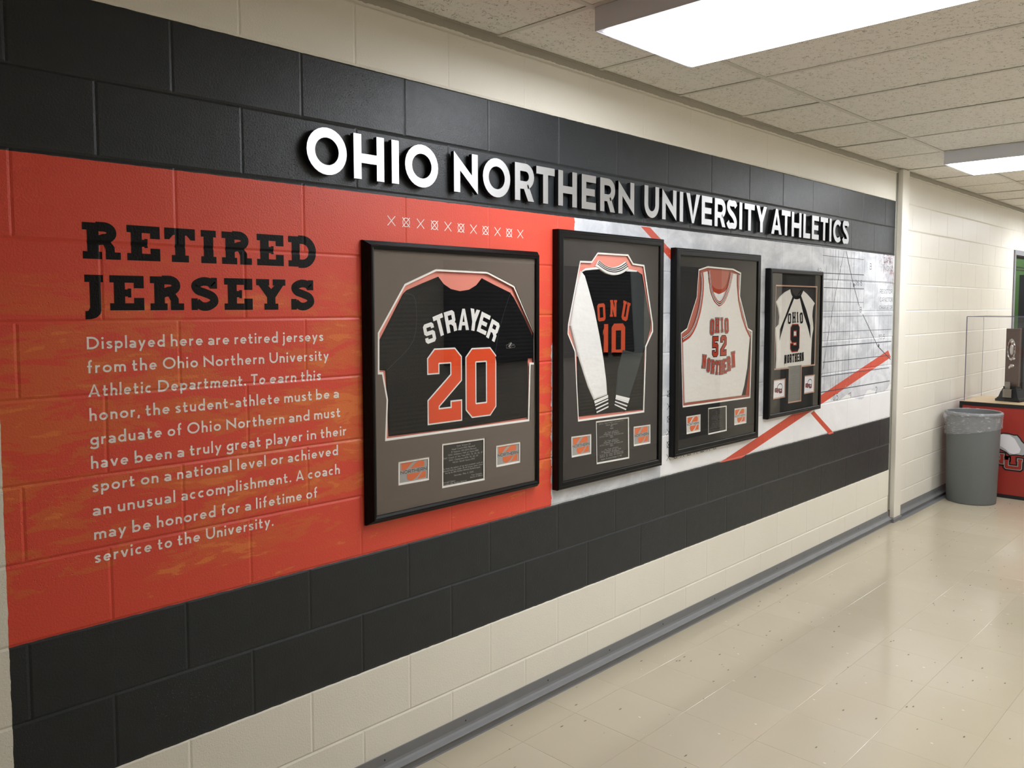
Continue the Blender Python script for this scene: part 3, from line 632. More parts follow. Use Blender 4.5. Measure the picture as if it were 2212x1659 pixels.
def mat_floor():
    mm, n = new_mat('waxed_vinyl_tile')
    P, x, y, z = n.pos()
    oi = n.new('ShaderNodeObjectInfo')
    c = n.mix(n.noise(P, 2.2, 4, 0.6), srgb(183, 172, 150), srgb(191, 181, 160))
    c = n.mix(n.mul(oi.outputs['Random'], 0.35), c, srgb(178, 167, 143))
    # short dark and light chips in the vinyl
    rot = n.new('ShaderNodeMapping'); n.l.new(P, rot.inputs[0]); rot.inputs['Rotation'].default_value = (0, 0, 0.6); rot.inputs['Scale'].default_value = (1.0, 2.8, 1)
    warp = n.noise(rot.outputs[0], 3, 2)
    v1 = n.voro(rot.outputs[0], 9.5)
    pick = n.noise(n.scale(P, (1, 1, 1), (9, 2, 0)), 11, 1)
    dk = n.mul(n.step(v1, 0.105, 0.06), n.gt(pick, 0.50))
    lt_ = n.mul(n.step(n.voro(n.scale(P, (2.4, 1, 1), (3, 8, 0)), 12), 0.08, 0.05), n.lt(pick, 0.44))
    smear = n.step(n.noise(n.scale(P, (1, 5, 1), (1, 1, 1)), 8, 5, 0.7), 0.62, 0.8)
    c = n.mix(n.mul(smear, 0.22), c, srgb(204, 194, 172))
    c = n.mix(n.mul(dk, 0.75), c, srgb(84, 76, 64))
    c = n.mix(n.mul(lt_, 0.75), c, srgb(238, 234, 222))
    r = n.add(0.08, n.mul(n.noise(P, 5, 4, 0.6), 0.10))
    nr = n.bump(n.add(n.noise(P, 9, 2), n.mul(n.noise(P, 60, 2), 0.2)), 0.12, 0.004)
    n.done(n.bsdf(c, r, 0, 0.5, nr))
    return mm

def mat_ceiling():
    mm, n = new_mat('fissured_ceiling_panel')
    P, x, y, z = n.pos()
    w1 = n.noise(P, 22, 3, 0.6)
    q = n.new('ShaderNodeVectorMath', operation='ADD'); n.l.new(P, q.inputs[0])
    cmb = n.new('ShaderNodeCombineXYZ'); n.put(cmb.inputs[0], n.mul(w1, 0.05)); n.put(cmb.inputs[1], n.mul(n.noise(P, 31, 2), 0.05))
    n.l.new(cmb.outputs[0], q.inputs[1])
    f1 = n.noise(n.scale(q.outputs[0], (1.0, 1.0, 0)), 62, 2, 0.5)
    worm = n.step(n.math('ABSOLUTE', n.sub(f1, 0.5)), 0.020, 0.008)
    gate = n.step(n.noise(P, 52, 2, 0.5), 0.51, 0.57)
    hole = n.mul(worm, gate)
    pin = n.step(n.voro(P, 130), 0.16, 0.10)
    hole2 = n.math('MAXIMUM', hole, n.mul(pin, n.gt(n.noise(P, 40, 1), .52)))
    c = n.mix(n.noise(P, 4, 2), srgb(236, 232, 224), srgb(241, 238, 231))
    c = n.mix(n.mul(hole2, 0.72), c, srgb(88, 78, 64))
    n.done(n.bsdf(c, 0.9, 0, 0.2, n.bump(n.sub(n.mul(n.noise(P, 260, 3), 0.4), hole2), 0.6, 0.002)))
    return mm

def mat_glass(name, tint=(1, 1, 1, 1), ior=1.5, rough=0.0, haze=0.0):
    mm, n = new_mat(name)
    fr = n.new('ShaderNodeFresnel'); gb = n.new('ShaderNodeNewGeometry')
    n.put(fr.inputs['IOR'], n.add(ior, n.mul(gb.outputs['Backfacing'], 1 / ior - ior)))
    tr = n.new('ShaderNodeBsdfTransparent'); tr.inputs['Color'].default_value = tint
    gl = n.new('ShaderNodeBsdfGlossy'); gl.inputs['Roughness'].default_value = rough
    mx = n.new('ShaderNodeMixShader'); n.l.new(fr.outputs[0], mx.inputs[0]); n.l.new(tr.outputs[0], mx.inputs[1]); n.l.new(gl.outputs[0], mx.inputs[2])
    n.done(mx.outputs[0]); return mm

def mat_metal():
    mm, n = new_mat('brushed_aluminium')
    v = n.objco()
    br = n.noise(n.scale(v, (1, 1, 14)), 40, 2)
    n.done(n.bsdf(n.mix(br, (0.43, 0.43, 0.435, 1), (0.50, 0.50, 0.50, 1)), 0.37, 1.0, 0.5, n.bump(br, 0.012, 0.0003)))
    return mm

def mat_fabric(name, col, ribs=0.0, wr=0.5, weave=900, axis=(1, 1, 1)):
    mm, n = new_mat(name)
    P, x, y, z = n.pos()
    wv = n.noise(P, weave, 2)
    fold = n.noise(n.scale(P, (1, 1, 2.2)), 9, 3, 0.5)
    h = n.add(n.mul(fold, wr * 3), n.mul(wv, 0.12))
    if ribs:
        wav = n.math('SINE', n.mul(z, ribs)); h = n.add(h, n.mul(wav, 0.12))
    c = n.mix(n.noise(P, 60, 3), tuple(q * .90 for q in col[:3]) + (1,), col)
    n.done(n.bsdf(c, 0.9, 0, 0.06, n.bump(h, 0.5, 0.006)))
    return mm

def mat_emit():
    mm, n = new_mat('lit_acrylic_diffuser')
    e = n.new('ShaderNodeEmission'); e.inputs[0].default_value = LAMP_COL + (1,); e.inputs[1].default_value = LAMP
    P, x, y, z = n.pos()
    n.put(e.inputs[1], n.add(LAMP * .96, n.mul(n.noise(P, 3, 1), LAMP * .08)))
    n.done(e.outputs[0]); return mm

M = dict(
    mural=mat_mural(), cream=mat_cream(), floor=mat_floor(), ceil=mat_ceiling(), stripe=mat_stripe(),
    white_print=mat_print('white_lettering_paint', srgb(246, 238, 232)),
    black_print=mat_print('black_lettering_paint', srgb(12, 12, 12)),
    ink=mat_print('grey_graph_ink', srgb(104, 106, 116)),
    ink_dark=mat_print('dark_graph_ink', srgb(70, 72, 80)),
    letter_face=mat_metal(),
    letter_side=plain('dark_letter_return', srgb(24, 24, 26), 0.5, grain=.1),
    frame=plain('black_frame_lacquer', srgb(9, 9, 10), 0.34, spec=0.2, grain=.15, gscale=80, bump=.05),
    glass=mat_glass('picture_glass'),
    taupe=plain('taupe_mat_board', srgb(104, 93, 84), 0.9, spec=.2, grain=.05),
    charcoal=plain('charcoal_mat_board', srgb(50, 46, 45), 0.9, spec=.2, grain=.06),
    nearblack=plain('black_mat_board', srgb(36, 35, 34), 0.9, spec=.2, grain=.06),
    white=plain('white_mat_board', srgb(242, 238, 230), 0.85, spec=.2, grain=.02),
    tan=plain('pale_orange_mat_core', srgb(196, 160, 138), 0.85, spec=.2, grain=.04),
    pink=plain('salmon_backing_board', srgb(226, 140, 124), 0.9, spec=.2, grain=.03),
    rose=plain('dusty_rose_backing', srgb(176, 104, 88), 0.9, spec=.2, grain=.04),
    darkback=plain('dark_backing_board', srgb(48, 44, 44), 0.9, spec=.2, grain=.05),
    blackcloth=mat_fabric('black_knit', srgb(20, 20, 21), ribs=420, wr=.5),
    darkcloth=mat_fabric('dark_grey_knit', srgb(58, 62, 62), wr=.6),
    whitecloth=mat_fabric('white_knit', srgb(232, 230, 226), wr=.45),
    creamcloth=mat_fabric('off_white_knit', srgb(226, 222, 214), wr=.6),
    redcloth=mat_fabric('orange_trim_knit', srgb(176, 70, 48), wr=.3),
    orange_twill=mat_fabric('orange_twill', srgb(224, 84, 48), wr=.12),
    dull_twill=mat_fabric('burnt_orange_twill', srgb(182, 74, 46), wr=.12),
    brick_twill=mat_fabric('brick_red_twill', srgb(168, 66, 48), wr=.12),
    white_twill=mat_fabric('white_twill', srgb(236, 234, 230), wr=.1),
    black_twill=mat_fabric('black_twill', srgb(24, 24, 26), wr=.1),
    grey_twill=mat_fabric('grey_twill', srgb(150, 146, 142), wr=.1),
    plaque_black=plain('black_plaque', srgb(26, 25, 24), 0.45, grain=.1),
    plaque_silver=plain('silver_plaque', srgb(150, 150, 148), 0.35, metal=.6, grain=.06),
    plaque_text=plain('engraved_silver_text', srgb(170, 170, 166), 0.5, grain=.05),
    silver_text=plain('engraved_grey_text', srgb(110, 110, 110), 0.5, grain=.05),
    card_grey=plain('silver_grey_card', srgb(158, 156, 152), 0.6, grain=.03),
    card_pale=plain('pale_card', srgb(205, 202, 196), 0.6, grain=.03),
    card_white=plain('white_card', srgb(232, 229, 232), 0.6, grain=.02),
    card_orange=plain('orange_card_ink', srgb(214, 104, 54), 0.6, grain=.04),
    card_black=plain('black_card_ink', srgb(34, 32, 34), 0.6, grain=.05),
    card_maroon=plain('maroon_card_ink', srgb(150, 70, 76), 0.6, grain=.05),
    emblem_grey=plain('grey_emblem_ink', srgb(176, 178, 180), 0.5, grain=.04),
    cove=plain('grey_vinyl_cove_base', srgb(118, 118, 119), 0.58, grain=.10, gscale=14, bump=.1),
    gap_dark=plain('dark_gap', srgb(40, 34, 28), 0.9, grain=.2),
    rust=plain('rusty_edge', srgb(84, 58, 34), 0.9, grain=.3, gscale=90),
    rail=plain('ceiling_grid_enamel', srgb(214, 210, 200), 0.5, grain=.04, gscale=20),
    angle=plain('grey_wall_angle', srgb(170, 163, 150), 0.55, grain=.06, gscale=20),
    housing=plain('white_enamel_housing', srgb(224, 227, 238), 0.45, grain=.03),
    emit=mat_emit(),
    steel=plain('grey_door_steel', srgb(122, 122, 130), 0.45, grain=.05),
    black=plain('black_rubber', srgb(18, 18, 19), 0.6, grain=.15),
    green=plain('green_wall_paint', srgb(74, 104, 54), 0.6, grain=.05),
    bin=plain('grey_bin_plastic', srgb(100, 103, 103), 0.55, grain=.04, gscale=60, bump=.15, bscale=250),
    red_vinyl=plain('red_vinyl_panel', srgb(156, 50, 40), 0.42, grain=.04),
    ply=plain('pale_plywood', srgb(206, 180, 140), 0.45, grain=.08, gscale=30),
    wood=plain('dark_walnut', srgb(84, 66, 56), 0.4, grain=.18, gscale=35),
    chrome=plain('chrome_relief', srgb(200, 196, 190), 0.22, metal=.9, grain=.1, bump=.5, bscale=120),
    pewter=plain('engraved_pewter', srgb(140, 134, 124), 0.4, metal=.5, grain=.2, gscale=160),
    acrylic=mat_glass('clear_acrylic', (0.97, 0.97, 0.985, 1), 1.49),
    acrylic_edge=plain('acrylic_edge', srgb(96, 96, 112), 0.2, grain=.2, gscale=40),
    dark_glass=plain('dark_showcase_glass', srgb(20, 22, 24), 0.12, grain=.1),
    far_wall=plain('cream_corridor_paint', srgb(222, 214, 196), 0.5, grain=.03, gscale=4),
)

def mat_bag():
    mm, n = new_mat('clear_bin_liner')
    tr = n.new('ShaderNodeBsdfTransparent')
    P, x, y, z = n.pos()
    f = n.noise(n.scale(P, (1, 1, 4)), 24, 5, 0.6)
    gl = n.bsdf(srgb(214, 214, 218), 0.32, 0, 0.5, n.bump(f, 0.35, 0.008))
    mx = n.new('ShaderNodeMixShader'); n.put(mx.inputs[0], n.add(0.16, n.mul(n.step(f, 0.46, 0.72), 0.34)))
    n.l.new(tr.outputs[0], mx.inputs[1]); n.l.new(gl, mx.inputs[2])
    n.done(mx.outputs[0]); return mm
M['bag'] = mat_bag()

# ================================================================== the room
CEIL = 2.6788
YR = -3.42                        # opposite corridor wall
X0, X1 = -4.2, 13.5               # ends of the corridor
FT = 0.3135                       # floor tile pitch
TX0, TP = 1.2668, 0.6241          # ceiling grid origin and pitch along the wall
TEE = (-0.4576, -1.6836, -2.9096)
DOOR_X0, DOOR_X1, DOOR_Z = 8.93, 10.95, 2.24

def in_view(p, mx=0.10):
    d = Vector(p) - Vector(CAM); zc = d.dot(CF)
    if zc < 0.1: return False
    u = (1091.27 + 1783.95 * d.dot(CR) / zc) / 2212; v = (776.98 - 1783.95 * d.dot(CU) / zc) / 1659
    return -mx < u < 1 + mx and -mx < v < 1 + mx

# ---- walls (backing slabs; the blocks are parts of them)
def slab_box(name, a, b, mat):
    mb = MB(); mb.box(a, b); return mb.build(name, mat)

wall_left = slab_box('wall_left', (X0, 0.0036, 0.0), (5.497, 0.16, CEIL + .25), M['mural'])
wall_far = MB()
wall_far.box((5.497, 0.0036, 0), (DOOR_X0, 0.16, CEIL + .25)); wall_far.box((DOOR_X0, 0.0036, DOOR_Z), (DOOR_X1, 0.16, CEIL + .25)); wall_far.box((DOOR_X1, 0.0036, 0), (X1, 0.16, CEIL + .25))
wall_far = wall_far.build('wall_far_left', M['cream'])
wall_right = slab_box('wall_right', (X0, YR - .15, 0), (X1, YR - .0005, CEIL + .25), M['far_wall'])
wall_back = slab_box('wall_back', (X0 - .15, YR, 0), (X0, 0, CEIL + .25), M['far_wall'])
wall_front = slab_box('wall_front', (X1, YR, 0), (X1 + .15, 0, CEIL + .25), M['far_wall'])
for o in (wall_left, wall_far, wall_right, wall_back, wall_front): tag(o, kind='structure')

ZC = [0, .2032, .408, .612, .8135, 1.017, 1.212, 1.425, 1.618, 1.822, 2.041, 2.240, 2.4405, 2.643, 2.85]
VJ = 0.5                          # upright joints are filled fuller than bed joints
def block_mesh(w_, h_, name='block'):
    """front face flat, edges rolled back into the painted joint"""
    mb = MB()
    q = (0.0, GW1, GW2); X_ = list(q) + [w_ - v for v in q[::-1]]; Z_ = list(q) + [h_ - v for v in q[::-1]]
    dd = (GD1, GD2, 0.0, 0.0, GD2, GD1)
    P_ = [[(X_[i], max(dd[i] * VJ, dd[j]), Z_[j]) for i in range(6)] for j in range(6)]
    for j in range(5):
        for i in range(5): mb.face([P_[j][i], P_[j][i + 1], P_[j + 1][i + 1], P_[j + 1][i]])
    return mb.mesh(name, fix=True)

def course_blocks(parent, x0, x1, origin, bw, courses, mat, zobj0, objects_from, stuff_name):
    cache = {}; stuff = MB()
    for c in courses:
        z0 = ZC[c]; h_ = min(ZC[c + 1], CEIL) - z0
        if h_ < 0.01: continue
        ph = 0 if c % 2 else 0.5
        k = math.floor((x0 - origin) / bw - ph) - 1
        while True:
            a = origin + (k + ph) * bw; b = a + bw; k += 1
            if a >= x1 - 1e-4: break
            a, b = max(a, x0), min(b, x1)
            if b - a < 0.012: continue
            if b > objects_from:
                key = (round(b - a, 3), round(h_, 3))
                if key not in cache:
                    cache[key] = block_mesh(b - a, h_); cache[key].materials.append(mat)
                o = D.objects.new('block', cache[key]); COL.objects.link(o); o.parent = parent
                o.location = (a, 0, z0)
            else:
                me = block_mesh(b - a, h_)
                for p in me.polygons: stuff.face([(me.vertices[i].co.x + a, me.vertices[i].co.y, me.vertices[i].co.z + z0) for i in p.vertices])
                D.meshes.remove(me)
    if stuff.f:
        o = stuff.build(stuff_name, mat, parent); tag(o, kind='stuff')

# odd courses (1,3,5..) have joints at whole multiples of the block length
course_blocks(wall_left, X0, 5.497, 0.002, BW, range(0, 14), M['mural'], 0, -0.62, 'block_field')
course_blocks(wall_far, 5.497, DOOR_X0, 5.862, 0.4290, range(0, 14), M['cream'], 0, 5.0, 'block_field')
course_blocks(wall_far, DOOR_X0, DOOR_X1, 5.862, 0.4290, range(12, 14), M['cream'], 0, 50, 'block_field')

# ---- floor
floor = slab_box('floor', (X0, YR, -0.06), (X1, 0.16, -0.0022), plain('floor_adhesive', srgb(120, 108, 86), .7, grain=.1)); tag(floor, kind='structure')
def tile_mesh():
    g, bv = 0.00025, 0.0007; mb = MB(); a, b = g, FT - g
    r0 = [(a, a, -.0020), (b, a, -.0020), (b, b, -.0020), (a, b, -.0020)]
    r1 = [(a, a, -bv * .6), (b, a, -bv * .6), (b, b, -bv * .6), (a, b, -bv * .6)]
    r2 = [(a + bv, a + bv, 0), (b - bv, a + bv, 0), (b - bv, b - bv, 0), (a + bv, b - bv, 0)]
    for p, q in ((r0, r1), (r1, r2)):
        for i in range(4): mb.face([p[i], p[(i + 1) % 4], q[(i + 1) % 4], q[i]])
    mb.face(r2); return mb.mesh('tile')
tme = tile_mesh(); tme.materials.append(M['floor'])
tiles, rest = [], MB()
j = 0
for jx in range(-18, 40):
    for jy in range(0, 12):
        x = 1.2085 + jx * FT; y = -0.1870 - jy * FT + (FT if jy == 0 else 0) * 0
        y1 = 0.1265 - jy * FT; y0_ = y1 - FT
        if x < X0 or x + FT > X1: continue
        cx, cy = x + FT / 2, max(YR, y0_) + FT / 2
        d = math.dist((cx, cy), CAM[:2])
        vis = any(in_view((x + a, y0_ + b, 0), 0.02) for a in (0, FT) for b in (0, FT))
        tiles.append((not vis, d, x, y0_))
tiles.sort()
for i, (nv, d, x, y) in enumerate(tiles):
    if not nv and i < 296:
        o = D.objects.new('tile', tme); COL.objects.link(o); o.parent = floor; o.location = (x, y, random.uniform(-.00012, .00012))
    else:
        for p in tme.polygons: rest.face([(tme.vertices[k].co.x + x, tme.vertices[k].co.y + y, tme.vertices[k].co.z) for k in p.vertices])
o = rest.build('tile_field', M['floor'], floor, fix=False); tag(o, kind='stuff')

# ---- ceiling: deck, grid rails, fissured panels
ceiling = slab_box('ceiling', (X0, YR, CEIL + .03), (X1, 0, CEIL + .12), plain('ceiling_void', srgb(40, 38, 36), .9, grain=.1)); tag(ceiling, kind='structure')
ymains = TEE
k0 = math.floor((X0 - TX0) / TP); xs = [TX0 + k * TP for k in range(k0, 30) if X0 < TX0 + k * TP < X1]
for yy in ymains:
    mb = MB(); mb.box((X0, yy - .012, CEIL - .0015), (X1, yy + .012, CEIL + .0005)); mb.box((X0, yy - .001, CEIL), (X1, yy + .001, CEIL + .028))
    mb.build('grid_rail', M['rail'], ceiling)
yb = [0.0] + list(ymains) + [YR]
LIGHT_X = [TX0 + TP * k for k in (0, 6, 12, 18)]
cross = {}; pc = {}
for r in range(len(yb) - 1):
    ya, yc = yb[r], yb[r + 1]
    for i, x in enumerate(xs):
        Lc = round(ya - yc, 4)
        if Lc not in cross:
            mb = MB(); mb.box((-.012, -Lc + .012, -.0015), (.012, -.012, .0005)); cross[Lc] = mb.mesh('cross_rail'); cross[Lc].materials.append(M['rail'])
        if in_view((x, (ya + yc) / 2, CEIL), 0.25):
            o = D.objects.new('cross_rail', cross[Lc]); COL.objects.link(o); o.parent = ceiling; o.location = (x, ya, CEIL)
        if r == 1 and any(abs(x - lx) < .01 for lx in LIGHT_X): continue
        if r == 2 and any(abs(x - TX0 - TP * lx) < .01 for lx in (2, 8, 14)): continue
        key = Lc
        if key not in pc:
            mb = MB(); g = .0035; a, b, c_, d_ = g, TP - g, -Lc + g, -g
            r0 = [(a, c_, .016), (b, c_, .016), (b, d_, .016), (a, d_, .016)]; r1 = [(a, c_, .002), (b, c_, .002), (b, d_, .002), (a, d_, .002)]
            r2 = [(a + .014, c_ + .014, -.0005), (b - .014, c_ + .014, -.0005), (b - .014, d_ - .014, -.0005), (a + .014, d_ - .014, -.0005)]
            r2 = [(p[0], p[1], .0012) for p in r1]
            for i4 in range(4): mb.face([r0[i4], r0[(i4 + 1) % 4], r2[(i4 + 1) % 4], r2[i4]])
            mb.face(r2); mb.face(r0); pc[key] = mb.mesh('panel'); pc[key].materials.append(M['ceil'])
        o = D.objects.new('panel', pc[key]); COL.objects.link(o); o.parent = ceiling
        o.location = (x + random.uniform(-.002, .002), ya + random.uniform(-.002, .002), CEIL + random.uniform(.0, .0022))
        o.rotation_euler = (random.uniform(-.0012, .0012), random.uniform(-.0012, .0012), 0)

# ---- light fixtures (surface boxes hung in the grid)
DROP = 0.083
def make_light():
    t = empty('ceiling_light')
    L_, Wd = TEE[0] - TEE[1] - .012, TP - .020
    mb = MB()
    x0, x1, y0, y1, z0, z1 = .0, Wd, -L_, 0, -DROP, -.002
    th, lip = .004, .016
    mb.box((x0, y1 - th, z0), (x1, y1, z1)); mb.box((x0, y0, z0), (x1, y0 + th, z1))
    mb.box((x0, y0 + th, z0), (x0 + th, y1 - th, z1)); mb.box((x1 - th, y0 + th, z0), (x1, y1 - th, z1))
    mb.box((x0 + th, y0 + th, z1 - .003), (x1 - th, y1 - th, z1))
    mb.build('housing', M['housing'], t)
    mb = MB()
    for a, b in (((x0 + th, y0 + th), (x1 - th, y0 + th + lip)), ((x0 + th, y1 - th - lip), (x1 - th, y1 - th)), ((x0 + th, y0 + th + lip), (x0 + th + lip, y1 - th - lip)), ((x1 - th - lip, y0 + th + lip), (x1 - th, y1 - th - lip))):
        mb.box((a[0], a[1], z0 + .001), (b[0], b[1], z0 + .007))
    mb.build('lens_frame', M['housing'], t)
    mb = MB(); mb.box((x0 + th + lip, y0 + th + lip, z0 + .003), (x1 - th - lip, y1 - th - lip, z0 + .006)); mb.box((x0 + th + lip + .006, y0 + th + lip + .006, z0 - .008), (x1 - th - lip - .006, y1 - th - lip - .006, z0 + .003))
    mb.build('diffuser', M['emit'], t)
    return t
def copy_tree(o, parent=None):
    c = o.copy(); COL.objects.link(c)
    if parent is not None: c.parent = parent
    for ch in list(o.children): copy_tree(ch, c)
    return c
LB = {0: 'large lit ceiling light box at the top edge, above the raised letters', 1: 'smaller lit ceiling light farther down the corridor at the right',
      2: 'third lit ceiling light down the corridor past the right edge', 3: 'lit ceiling light near the far end of the corridor'}
first = None
for k, lx in zip((0, 1, 2, 3), LIGHT_X):
    t = make_light() if first is None else copy_tree(first)
    first = first or t
    t.location = (lx + .012, TEE[0] - .006, CEIL); tag(t, LB[k], 'ceiling light', 'fluorescent ceiling lights')

# ---- wall angle under the ceiling, pilaster, base
def strip(name, x0, x1, parent=None):
    mb = MB(); random.seed(3)
    mb.prism([(0.0, CEIL), (-.020, CEIL), (-.020, CEIL - .0012), (-.0022, CEIL - .0012), (-.0022, CEIL - .030), (0.0, CEIL - .030)], x0, x1)
    o = mb.build(name, M['angle'], parent); return tag(o, kind='structure')
strip('trim_1', X0, 5.53); strip('trim_2', 5.67, X1)
# lip of overlapping wall paint, ragged like brushed-on paint
def ragged(name, x0, x1, mat, parent):
    mb = MB(); n = int((x1 - x0) / .009); pr = None; zz = CEIL - .030
    for i in range(n + 1):
        x = x0 + (x1 - x0) * i / n; zt = zz + .0012 * math.sin(i * .23) + random.uniform(0, .0032)
        if pr: mb.face([(pr[0], -.0026, zz - .004), (x, -.0026, zz - .004), (x, -.0026, zt), (pr[0], -.0026, pr[1])])
        pr = (x, zt)
    o = mb.build(name, mat, parent); return o
ragged('paint_edge', -1.0, 5.50, M['mural'], wall_left); ragged('paint_edge', 5.68, 8.9, M['cream'], wall_far)

mb = MB(); mb.box((5.530, -.036, 0.032), (5.668, .0034, CEIL - .0015))
pil = mb.build('trim_3', M['cream'], None, bevel=.004); tag(pil, kind='structure', label='cream pilaster between the mural and the plain block wall')
mb = MB(); mb.box((5.500, -.0015, 0.0), (5.530, .0034, CEIL - .03)); o = mb.build('shadow_strip', plain('painted_shadow_line', srgb(120, 118, 106), .8, grain=.15), pil)  # grey strip stands in for the narrow shadow line beside the pilaster
mb = MB(); mb.box((5.503, -.0065, 0.018), (5.521, -.0012, 0.094)); o = mb.build('rusty_gap', M['rust'], pil); o['label'] = 'rusty dark gap at the foot'

BASE = [(0.0, .087), (-.0045, .087), (-.0055, .052), (-.0085, .043), (-.0150, .0375), (-.0270, .0320), (-.0300, .0285), (-.0290, .0250), (-.0235, .0215), (-.0225, 0.0), (0.0, 0.0)]
def cove(name, x0, x1, parent=None, prof=BASE):
    mb = MB(); mb.prism(prof, x0, x1); o = mb.build(name, M['cove'], parent); return o
b1 = tag(cove('baseboard_left', X0, 5.503), kind='structure'); 
b2 = tag(cove('baseboard_far', 5.675, DOOR_X0 - .05), kind='structure')
mb = MB(); mb.prism([(-.0370, .031), (-.044, .026), (-.044, .0), (0.0, 0.0), (0.0, .031)], 5.503, 5.675); o = mb.build('baseboard_end', M['cove']); tag(o, kind='structure')
def nails(parent, xs_):
    for x in xs_:
        mb = MB(); p = arc(x, .066, .0028, .0034, 0, 360, 8)[:-1]; mb.face([(a, -.0062, b) for a, b in p]); 
        for i in range(8): 
            a, b = p[i], p[(i + 1) % 8]; mb.face([(a[0], -.0062, a[1]), (b[0], -.0062, b[1]), (b[0], -.0045, b[1]), (a[0], -.0045, a[1])])
        mb.build('nail', M['black'], parent)
nails(b1, [0.694, 1.082, 1.56, 1.99, 2.43, 2.93, 3.66, 4.45, 4.92, 5.33])
# grey vinyl edging strip stuck to the floor beside the base
mb = MB(); mb.box((5.62, -.060, 0.0002), (8.85, -.0226, .0022)); o = mb.build('floor_edging', M['cove'], floor)
mb = MB(); mb.prism([(-.0225, .0), (-.030, .0), (-.030, .0012), (-.0225, .0016)], X0, 5.62); o = mb.build('floor_edging', M['cove'], floor)

# ---- far doorway with the green room behind it
door = MB()
door.box((DOOR_X0, -.012, 0), (DOOR_X0 + .05, .17, DOOR_Z)); door.box((DOOR_X1 - .05, -.012, 0), (DOOR_X1, .17, DOOR_Z)); door.box((DOOR_X0 + .05, -.012, DOOR_Z - .05), (DOOR_X1 - .05, .17, DOOR_Z))
door = door.build('door_1', M['steel'], None, bevel=.002); tag(door, kind='structure', label='grey steel door frame around the opening to a green room')
mb = MB(); mb.box((DOOR_X0 + .05, .02, 0), (DOOR_X0 + .062, .06, DOOR_Z - .05)); mb.box((DOOR_X0 + .062, .02, DOOR_Z - .062), (DOOR_X1 - .05, .06, DOOR_Z - .05)); mb.build('door_stop', M['black'], door)
mb = MB(); mb.box((DOOR_X0 + .05, .075, 2.075), (DOOR_X1 - .05, .09, 2.087)); mb.box((DOOR_X0 + .05, .075, 2.045), (DOOR_X1 - .05, .09, 2.055)); mb.build('track_rail', M['black'], door)
mb = MB(); mb.box((DOOR_X0 + .17, .06, 1.975), (DOOR_X0 + .20, .095, 2.05)); mb.box((DOOR_X0 + .165, .055, 1.955), (DOOR_X0 + .205, .1, 1.985)); mb.build('track_hook', M['black'], door)
mb = MB(); mb.box((10.25, .165, 0), (10.34, .236, 2.02)); mb.build('inner_post', M['black'], door)
mb = MB(); mb.box((DOOR_X0 - .6, 1.4, 0), (DOOR_X1 + 2.2, 1.5, 2.9)); mb.box((DOOR_X0 - .7, .16, 0), (DOOR_X0 - .6, 1.5, 2.9)); mb.box((DOOR_X1 + 2.2, .16, 0), (DOOR_X1 + 2.3, 1.5, 2.9)); mb.box((DOOR_X0 - .7, .16, 2.9), (DOOR_X1 + 2.3, 1.5, 3.0)); mb.box((DOOR_X0 - .7, .16, -.06), (DOOR_X1 + 2.3, 1.5, -.002))
mb.box((10.40, .17, 0), (10.46, 1.4, 2.9))
o = mb.build('wall_green_room', M['green']); tag(o, kind='structure')

for k, lx in enumerate((2, 8, 14)):  # second row added out of view as fill for floor and ceiling
    t = copy_tree(first); t.location = (TX0 + TP * lx + .012, TEE[1] - .006, CEIL); tag(t, ['unseen fill light added in a second row, nearest the viewer', 'unseen fill light added in a second row, above the middle of the corridor', 'unseen fill light added in a second row, farthest along the corridor'][k], 'ceiling light', 'fluorescent ceiling lights')
gl = copy_tree(first); gl.location = (9.3, 1.38, 2.89); tag(gl, 'unseen fill light added inside the green room beyond the doorway', 'ceiling light')  # added out of view so the green wall is not dark

# ---- opposite wall: dark showcase and doors (seen only as reflections)
def wallbox(name, a, b, label, cat, mat):
    t = empty(name, (a[0], YR, a[2])); w_, h_ = b[0] - a[0], b[2] - a[2]
    mb = MB(); f = .06
    mb.box((0, 0, 0), (w_, .06, f)); mb.box((0, 0, h_ - f), (w_, .06, h_)); mb.box((0, 0, f), (f, .06, h_ - f)); mb.box((w_ - f, 0, f), (w_, .06, h_ - f))
    mb.build('surround', M['frame'], t)
    mb = MB(); mb.box((f, .005, f), (w_ - f, .02, h_ - f)); mb.build('panel', mat, t)
    return tag(t, label, cat)
wallbox('display_case', (3.95, 0, 1.12), (7.0, 0, 2.08), 'dark wall showcase opposite the framed jerseys', 'display case', M['dark_glass'])
wallbox('corridor_door', (7.75, 0, 0.0), (8.75, 0, 2.15), 'dark corridor door opposite the mural, nearer one', 'door', M['dark_glass'])
wallbox('corridor_door', (10.6, 0, 0.0), (11.6, 0, 2.15), 'dark corridor door opposite the trophy stand, farther one', 'door', M['dark_glass'])

